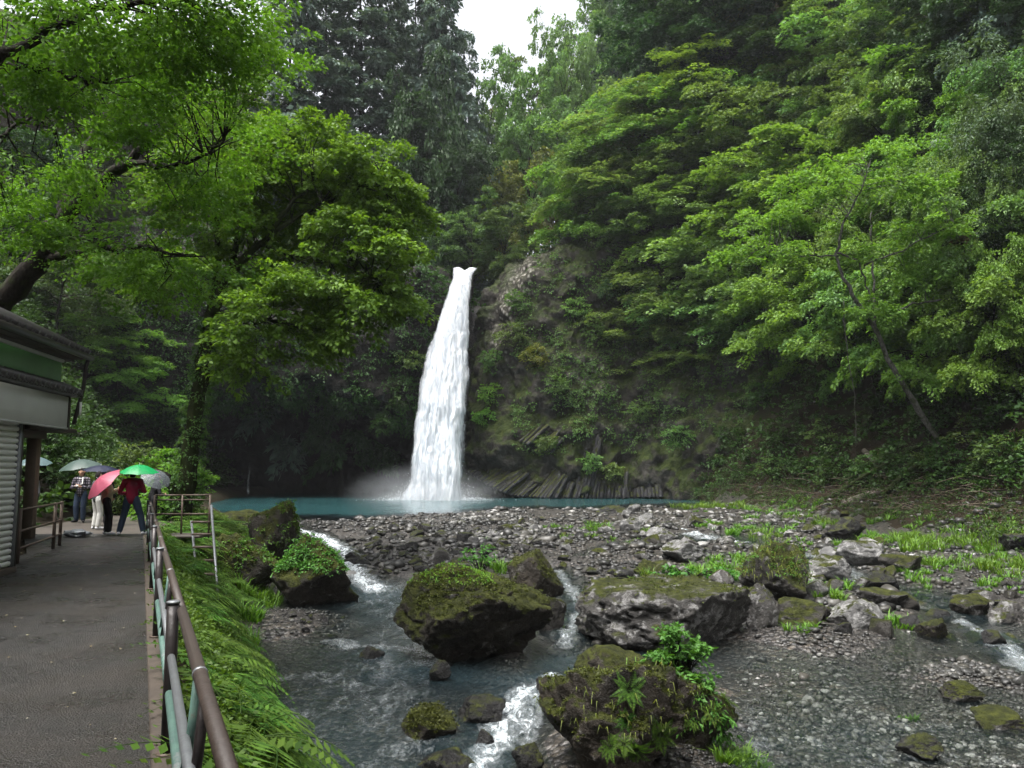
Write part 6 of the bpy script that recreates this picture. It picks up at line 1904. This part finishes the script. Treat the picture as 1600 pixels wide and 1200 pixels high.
# cross railing at the head of the steps
def simple_rail(name, label, pts, h, rows, m, r=0.025, post_r=0.03):
    t = empty(name, pts[0], 0, label, 'railing')
    o = np.array(pts[0], float)
    for p in pts:
        p = np.array(p, float) - o
        part('post', m, t, tube(np.array([p + [0, 0, -0.12], p + [0, 0, h]]), post_r, 8), smooth=True)
    for z in rows:
        for a, b in zip(pts[:-1], pts[1:]):
            a = np.array(a, float) - o; b = np.array(b, float) - o
            part('rail', m, t, tube(np.array([a + [0, 0, z], b + [0, 0, z]]), r, 8), smooth=True)
    return t
e0 = rail_base(20.9); e0[0] += .12
e1 = at(326, 835, 21.0); e1[2] = 0
simple_rail('steps_railing', 'grey pipe railing at the head of the steel steps', [e0, [(e0[0] + e1[0]) / 2, 20.95, 0], e1], 0.98, [0.98, 0.86, 0.5], 'rust', .02, .026)
part_plat = part('landing', 'soil', None, bevel_box(e0[0] - .1, e1[0] + .03, 20.3, 21.3, -0.07, -0.005, .01))
tag(part_plat, 'small concrete landing at the head of the steel steps', 'landing')
st = empty('steel_steps', (e1[0] - .3, 20.2, -0.1), 0, 'rusty steel steps going down the bank from the railing end', 'steps')
so = np.array(st.location)
s_top = np.array([at(299, 815, 19.7), at(330, 790, 19.7)]); s_bot = np.array([at(316, 985, 16.9), at(345, 995, 16.9)])
for k in (0, 1):
    part('stringer', 'metal_grey', st, tube(np.array([s_top[k], s_bot[k]]) - so, 0.03, 8), smooth=True)
for k in range(8):
    q = (k + .7) / 8.6
    a = s_top[0] * (1 - q) + s_bot[0] * q; b = s_top[1] * (1 - q) + s_bot[1] * q
    a[2] = b[2] = (a[2] + b[2]) / 2
    part('tread', 'rust', st, (np.array([a + [0, -.1, -.02], b + [0, -.1, -.02], b + [0, .1, -.02], a + [0, .1, -.02], a + [0, -.1, .02], b + [0, -.1, .02], b + [0, .1, .02], a + [0, .1, .02]]) - so, BOXF))
# left wooden railing beyond the shop
simple_rail('wood_railing', 'low grey pole railing left of the path beyond the shop', [at(26, 887, 14.2) * [1, 1, 0], at(83, 855, 16.9) * [1, 1, 0], at(93, 849, 17.6) * [1, 1, 0]], 0.95, [0.92, 0.55, 0.25], 'rust', .022, .035)
# crumpled sheet on the path
p = at(118, 838, 19.9)
v, f = rock_verts(np.random.default_rng(5), 4, 10, 12, .25, .3)
o = MB().add(v * np.array([.30, .22, .09]), f).build('plastic_sheet', M['plastic_sheet'], None, True)
o.location = (p[0], p[1], 0.05)
tag(o, 'crumpled grey plastic sheet lying on the path beside the low railing', 'plastic sheet')

# ================================================================== PEOPLE AND UMBRELLAS
def cloth(name, col, rough=0.8, var=.2, sc=20):
    M[name] = plain('cloth_' + name, col, rough, 0, var, sc, 0.15, 0.2)
for nm, col in (('red', (0.20, 0.010, 0.035)), ('jeans', (0.030, 0.045, 0.075)), ('beige', (0.40, 0.36, 0.25)), ('black', (0.012, 0.012, 0.014)), ('whitecloth', (0.55, 0.55, 0.52)), ('navy', (0.015, 0.018, 0.045)), ('greycloth', (0.10, 0.105, 0.11)), ('shoe_white', (0.62, 0.63, 0.66)), ('hair', (0.010, 0.008, 0.007)), ('skin', (0.42, 0.25, 0.17))):
    cloth(nm, col)
def plaid():
    g = G('plaid_cloth')
    v = g.coord((1, 1, 1), True)
    w = g.n('ShaderNodeTexWave', wave_type='BANDS', bands_direction='Z'); g.set(w, Scale=4.0); g.link(v, w.inputs['Vector'])
    w2 = g.n('ShaderNodeTexWave', wave_type='BANDS', bands_direction='X'); g.set(w2, Scale=4.5); g.link(v, w2.inputs['Vector'])
    k = g.math('MULTIPLY', g.math('ADD', w.outputs['Fac'], w2.outputs['Fac']), 0.5)
    return g.surf(g.bsdf(g.ramp(k, [(.3, (.012, .012, .02)), (.6, (.05, .04, .055)), (.85, (.22, .2, .22))]), .8))
M['plaid'] = plaid()
def gauze(name, col, alpha):
    g = G(name)
    d = g.bsdf(col, .35)
    tl_ = g.n('ShaderNodeBsdfTranslucent'); tl_.inputs[0].default_value = (*col, 1)
    m1 = g.n('ShaderNodeMixShader'); m1.inputs[0].default_value = .45
    g.link(d, m1.inputs[1]); g.link(tl_.outputs[0], m1.inputs[2])
    if alpha >= 1: return g.surf(m1.outputs[0])
    t = g.n('ShaderNodeBsdfTransparent')
    m2 = g.n('ShaderNodeMixShader'); m2.inputs[0].default_value = alpha
    g.link(t.outputs[0], m2.inputs[1]); g.link(m1.outputs[0], m2.inputs[2])
    return g.surf(m2.outputs[0])
M['u_green'] = gauze('umbrella_green', (0.02, 0.42, 0.13), 1)
M['u_pink'] = gauze('umbrella_pink', (0.60, 0.15, 0.23), 1)
M['u_navy'] = gauze('umbrella_navy', (0.02, 0.025, 0.06), 1)
M['u_grey'] = gauze('umbrella_grey_green', (0.10, 0.15, 0.13), .85)
M['u_clear'] = gauze('umbrella_clear', (0.26, 0.29, 0.32), .42)
M['u_blue'] = gauze('umbrella_pale_blue', (0.16, 0.24, 0.25), .8)

def remesh(o, vox):
    m = o.modifiers.new('fuse', 'REMESH'); m.mode = 'VOXEL'; m.voxel_size = vox; m.use_smooth_shade = True
    s = o.modifiers.new('soften', 'SMOOTH'); s.iterations = 3; s.factor = .5
    return o
def limb(a, b, c, ra, rb, rc):
    return capsule([a, (np.array(a) + b) / 2, b, (np.array(b) + c) / 2, c], [ra, (ra + rb) / 2, rb, (rb + rc) / 2 * 1.05, rc])
def person(label, loc, face, top, bottom, shoes, hair='hair', height=1.66, stance=(0.10, 0.10), stride=(0.0, 0.0), hands=((-0.28, 0.10, 0.85), (0.28, 0.10, 0.85)), lean=(0, 0), skirt=False, head_turn=0.0, extra=None):
    """local frame: +y is where the person faces, x is the person's left to right; unit height 1.66"""
    t = empty('person', loc, face, label, 'person')
    k = height / 1.66
    t.scale = (k, k, k)
    V = lambda *q: np.array(q, float)
    lx, ly = lean
    hipL, hipR = V(-.095, 0, .86), V(.095, 0, .86)
    fL, fR = V(-stance[0], stride[0], .07), V(stance[1], stride[1], .07)
    kL = (hipL + fL) / 2 + V(-.01, .05, .02); kR = (hipR + fR) / 2 + V(.01, .05, .02)
    ch = V(lx * .7, ly * .7, 1.18); nk = V(lx, ly, 1.40); hd = V(lx * 1.1, ly * 1.1 + .02, 1.545)
    sL, sR = V(-.185 + lx, ly, 1.335), V(.185 + lx, ly, 1.335)
    hL, hR = V(*hands[0]), V(*hands[1])
    def elbow(s, h, sg):
        m = (s + h) / 2; d = np.linalg.norm(h - s); bend = math.sqrt(max(0.0, .29 ** 2 - (d / 2) ** 2))
        return m + norm(V(sg * .6, -.35, -.7)) * bend
    eL, eR = elbow(sL, hL, -1), elbow(sR, hR, 1)
    mb = MB()
    for s in (limb(hipL, kL, fL + V(0, 0, .02), .075, .052, .036), limb(hipR, kR, fR + V(0, 0, .02), .075, .052, .036),
              capsule([V(0, 0, .88), (V(0, 0, .88) + ch) / 2, ch, V(lx * .95, ly * .95, 1.32)], [.125, .115, .135, .09]),
              capsule([V(lx, ly, 1.32), nk, hd - V(0, .01, .06)], [.062, .052, .05]),
              limb(sL, eL, hL, .05, .04, .028), limb(sR, eR, hR, .05, .04, .028),
              capsule([sL, V(lx, ly, 1.33), sR], [.055, .08, .055]),
              capsule([hd - V(0, -.012, .055), hd, hd + V(0, 0, .05)], [.070, .088, .080], 14),
              capsule([hd + V(0, .078, -.005), hd + V(0, .098, -.022)], [.014, .014], 6),
              capsule([hd + V(-.085, 0, 0), hd + V(-.092, 0, .025)], [.016, .018], 6), capsule([hd + V(.085, 0, 0), hd + V(.092, 0, .025)], [.016, .018], 6)):
        mb.add(*s)
    for sh, h, sg in ((eL, hL, 1), (eR, hR, -1)):       # palm, four curled fingers, thumb
        d = norm(h - sh); sd = norm(np.cross(d, V(0, 0, 1)) + V(.01, 0, 0)); up = np.cross(sd, d)
        mb.add(*capsule([h + d * .01, h + d * .075], [.030, .034], 8))
        for q in range(4):
            b = h + d * .085 + up * (.028 - .0185 * q)
            L = (.068, .078, .072, .056)[q]
            mb.add(*capsule([b, b + d * L * .5 + sd * sg * .012, b + d * L * .75 + sd * sg * .035], [.0105, .010, .009], 6))
        b = h + d * .03 + up * .035
        mb.add(*capsule([b, b + d * .03 + up * .025, b + d * .06 + up * .03 + sd * sg * .015], [.013, .012, .010], 6))
    remesh(mb.build('body', M['skin'], t), 0.0125)
    hm = MB(); hm.add(*capsule([hd + V(0, -.03, -.05), hd + V(0, -.024, .0), hd + V(0, -.006, .058)], [.080, .096, .088], 14))
    hh = remesh(hm.build('hair', M[hair], t), 0.015)
    for sx in (-.032, .032):
        v, f = ico(1)
        MB().add(v * .011 + hd + V(sx, .083, .008), f).build('eye', M['hair'], t, True)
    v, f = ico(1)
    MB().add(v * np.array([.024, .006, .006]) + hd + V(0, .082, -.05), f).build('mouth', M['red'], t, True)
    cm = MB()
    for s in (capsule([V(0, 0, .90), V(0, 0, .97), (V(0, 0, .97) + ch) / 2, ch, V(lx * .95, ly * .95, 1.325)], [.146, .148, .145, .162, .105]),
              capsule([sL, V(lx, ly, 1.34), sR], [.075, .098, .075]),
              limb(sL, eL, hL - norm(hL - eL) * .02, .074, .060, .046), limb(sR, eR, hR - norm(hR - eR) * .02, .074, .060, .046)):
        cm.add(*s)
    remesh(cm.build('jacket', M[top], t), 0.02)
    tm = MB()
    if skirt:
        tm.add(*capsule([V(0, 0, .92), V(0, 0, .7), V(0, .02, .45), V(0, .02, .22)], [.135, .165, .175, .18], 12))
    for s in (limb(hipL, kL, fL + V(0, 0, .03), .105, .082, .072), limb(hipR, kR, fR + V(0, 0, .03), .105, .082, .072), capsule([V(-.06, 0, .9), V(.06, 0, .9)], [.12, .12])):
        tm.add(*s)
    remesh(tm.build('trousers', M[bottom], t), 0.02)
    for f0, dr in ((fL, -.15), (fR, .15)):
        sm = MB().add(*capsule([f0 + V(0, -.045, -.022), f0 + V(dr * .2, .05, -.026), f0 + V(dr * .5, .14, -.036)], [.042, .044, .032], 10))
        remesh(sm.build('shoe', M[shoes], t), 0.012)
    if extra == 'camera':
        c = (hL + hR) / 2 + V(0, .03, .02)
        cb = part('camera_body', 'black', t, bevel_box(c[0] - .07, c[0] + .07, c[1] - .03, c[1] + .03, c[2] - .045, c[2] + .045, .01))
        part('camera_lens', 'white_paint', cb, tube(np.array([c + V(0, .03, 0), c + V(0, .10, 0)]), .035, 10))
        part('strap', 'whitecloth', t, tube(np.array([nk + V(-.07, .09, .0), ch + V(-.10, .185, 0.02), c + V(-.07, 0, .04)]), .016, 6))
        part('collar', 'whitecloth', t, tube(np.array([nk + V(.085 * math.cos(a), .085 * math.sin(a), -.045) for a in np.linspace(0, 6.28, 14)]), .02, 6, False))
    return t
def umbrella(label, top, axis_, r, m, handle=0.85, dome=0.42):
    t = empty('umbrella', top, 0, label, 'umbrella')
    q = Vector(axis_).normalized().to_track_quat('Z', 'Y')
    t.rotation_mode = 'QUATERNION'; t.rotation_quaternion = q
    nr, na = 8, 48
    V = []
    for i in range(nr + 1):
        s = i / nr
        for j in range(na):
            a = j * 2 * math.pi / na
            g_ = abs(((a * 8 / (2 * math.pi)) % 1) - .5) * 2     # 1 at the ribs, 0 between
            rr = r * s * (1 - .055 * (1 - g_ ** 2) * s)
            zz = -r * dome * (1 - math.cos(s * 1.25)) / (1 - math.cos(1.25)) + (.03 * r * (1 - g_ ** 2)) * s * s - (.02 * r) * (1 - g_) * math.sin(s * 3.1)
            V.append((rr * math.cos(a), rr * math.sin(a), zz))
    V = np.array(V)
    i = np.arange(nr)[:, None] * na; j = np.arange(na)[None, :]
    f = np.stack([i + j, i + na + j, i + na + (j + 1) % na, i + (j + 1) % na], -1).reshape(-1, 4)
    V2 = V - np.array([0, 0, .003])
    mb = MB().add(V, f); mb.add(V2, f[:, ::-1])
    mb.build('canopy', M[m], t, True)
    for k in range(8):
        a = k * math.pi / 4
        idx = [n_ * na + int(round(a / (2 * math.pi) * na)) % na for n_ in range(0, nr + 1, 2)]
        part('rib', 'metal_grey', t, tube(V[idx] - np.array([0, 0, .008]), .004, 4, False))
    part('shaft', 'metal_grey', t, tube(np.array([[0, 0, .05], [0, 0, -handle + .1]]), .007, 6))
    hk = [(0, 0, -handle + .1), (0, 0, -handle)] + [(.03 - .03 * math.cos(a), 0, -handle - .03 * math.sin(a)) for a in np.linspace(.3, 3.0, 6)]
    part('handle', 'black', t, tube(np.array(hk), .012, 8), smooth=True)
    return t
def on_path(px, py):
    a, b = ray(px, py)
    Y = -CAMZ / b
    return np.array([a * Y, Y, 0.0])
def at_path(px, Y):
    return np.array([ray(px, 800)[0] * Y, Y, Hs(ray(px, 800)[0] * Y, Y) + .05])
away = 0.12
pr = at_path(205, 20.4); pr[2] = 0.012
person('person in a dark red jacket and jeans seen from behind under the green umbrella', pr, away, 'red', 'jeans', 'shoe_white', stance=(.26, .30), stride=(0, .02), hands=((-.22, .26, 1.02), (.10, .26, 1.12)))
umbrella('open green umbrella over the person in the red jacket', at(218, 726, 20.35), (0.04, -0.10, 1), 0.47, 'u_green', .8, .44)
pb = at_path(166, 20.5); pb[2] = 0.012
person('person in a beige jacket and black trousers with white shoes under the pink umbrella', pb, -1.1, 'beige', 'black', 'shoe_white', height=1.58, stance=(.09, .10), stride=(.02, .08), hands=((-.12, .24, 1.18), (.12, .24, 1.15)))
umbrella('tilted pink umbrella held by the person in the beige jacket', at(153, 748, 20.1), (-0.60, -0.55, 0.75), 0.50, 'u_pink', .75, .42)
pw = at_path(151, 22.9); pw[2] = -.03
person('person with white trousers mostly hidden behind the pink umbrella', pw, -.6, 'greycloth', 'whitecloth', 'shoe_white', height=1.6)
pm = at_path(125, 26.0); pm[2] = -.03
person('man in a plaid shirt facing the camera and holding a small camera', pm, math.pi + .1, 'plaid', 'jeans', 'black', height=1.70, hands=((-.10, .24, 1.10), (.08, .24, 1.12)), extra='camera')
umbrella('large grey green umbrella behind the man in the plaid shirt', at(124, 718, 26.5), (-0.12, -.15, 1), 0.66, 'u_grey', .85, .42)
pn = at_path(160, 24.6); pn[2] = -.03
person('person in dark clothes behind the pink umbrella under a navy umbrella', pn, .3, 'black', 'black', 'black', height=1.62)
umbrella('navy umbrella between the grey green and pink umbrellas', at(158, 727, 24.6), (0.05, -.1, 1), 0.52, 'u_navy', .8, .3)
pk = at_path(238, 24.0); pk[2] = -.03
person('person in black clothes leaning on the railing right of the red jacket', pk, -.9, 'black', 'black', 'shoe_white', height=1.55, hands=((-.2, .28, 1.0), (.2, .28, 1.0)), lean=(0, .10))
umbrella('clear plastic umbrella tilted right behind the green umbrella', at(246, 741, 23.2), (0.50, -0.50, .75), 0.42, 'u_clear', .75, .46)
px_ = at_path(52, 24.0); px_[2] = -.03
person('person in dark clothes half hidden behind the shop post', px_, 2.4, 'greycloth', 'black', 'black', height=1.62)
umbrella('pale blue umbrella behind the shop post', at(56, 714, 23.9), (.1, -.2, 1), 0.45, 'u_blue', .8, .42)

# ================================================================== TREES BEHIND THE VIEWPOINT (they shade the path)
for x, y, sc, k, lab in ((-12.0, -3.5, 1.25, 'layered', 'green maple overhanging the shop roof behind the viewpoint'), (-5.5, -7.0, 1.45, 'round', 'tree overhanging the path behind the viewpoint'), (2.5, -7.0, 1.3, 'layered_b', 'maple on the bank behind the viewpoint'), (-13.5, -6.0, 1.4, 'round_b', 'tree on the left slope behind the viewpoint'), (9.5, -8.5, 1.3, 'round', 'tree by the river behind the viewpoint')):
    put_tree(k, 'broadleaf_tree', (x, y, Hs(x, y) - .1), x, (sc, sc, sc), 'leaf_maple', lab, 'tree')

# ================================================================== AIR
g = G('spray_mist')
tc = g.n('ShaderNodeTexCoord')
vl = g.n('ShaderNodeVectorMath', operation='LENGTH'); g.link(tc.outputs['Object'], vl.inputs[0])
fall = g.math('SUBTRACT', 1.0, vl.outputs['Value'], clamp=True)
nn_ = g.noise(tc.outputs['Object'], 2.4, 3)
den = g.math('MULTIPLY', g.math('MULTIPLY', g.math('POWER', fall, 1.7), 0.75), g.math('MULTIPLY_ADD', nn_, 1.6, -.3, clamp=True))
pv = g.n('ShaderNodeVolumePrincipled')
pv.inputs['Color'].default_value = (.88, .95, 1, 1); pv.inputs['Anisotropy'].default_value = .2
g.link(den, pv.inputs['Density'])
g.link(pv.outputs[0], g.out.inputs['Volume'])
M['mist'] = g.m
v, f = ico(3)
o = MB().add(v, f).build('spray_mist', M['mist'], None, True)
o.location = (FALL_BASE[0] - 0.9, FALL_BASE[1] - 1.4, -0.5); o.scale = (7.5, 3.6, 3.0)
tag(o, 'soft white spray hanging around the foot of the waterfall', 'mist', kind='stuff')
g = G('haze_air')
pv = g.n('ShaderNodeVolumePrincipled')
pv.inputs['Color'].default_value = (.90, .95, 1, 1); pv.inputs['Density'].default_value = 0.00019; pv.inputs['Anisotropy'].default_value = .2
g.link(pv.outputs[0], g.out.inputs['Volume'])
o = MB().add(*box(-80, 90, -22, 155, -8, 92)).build('haze', g.m)
tag(o, 'thin pale rain haze filling the gorge', 'haze', kind='stuff')
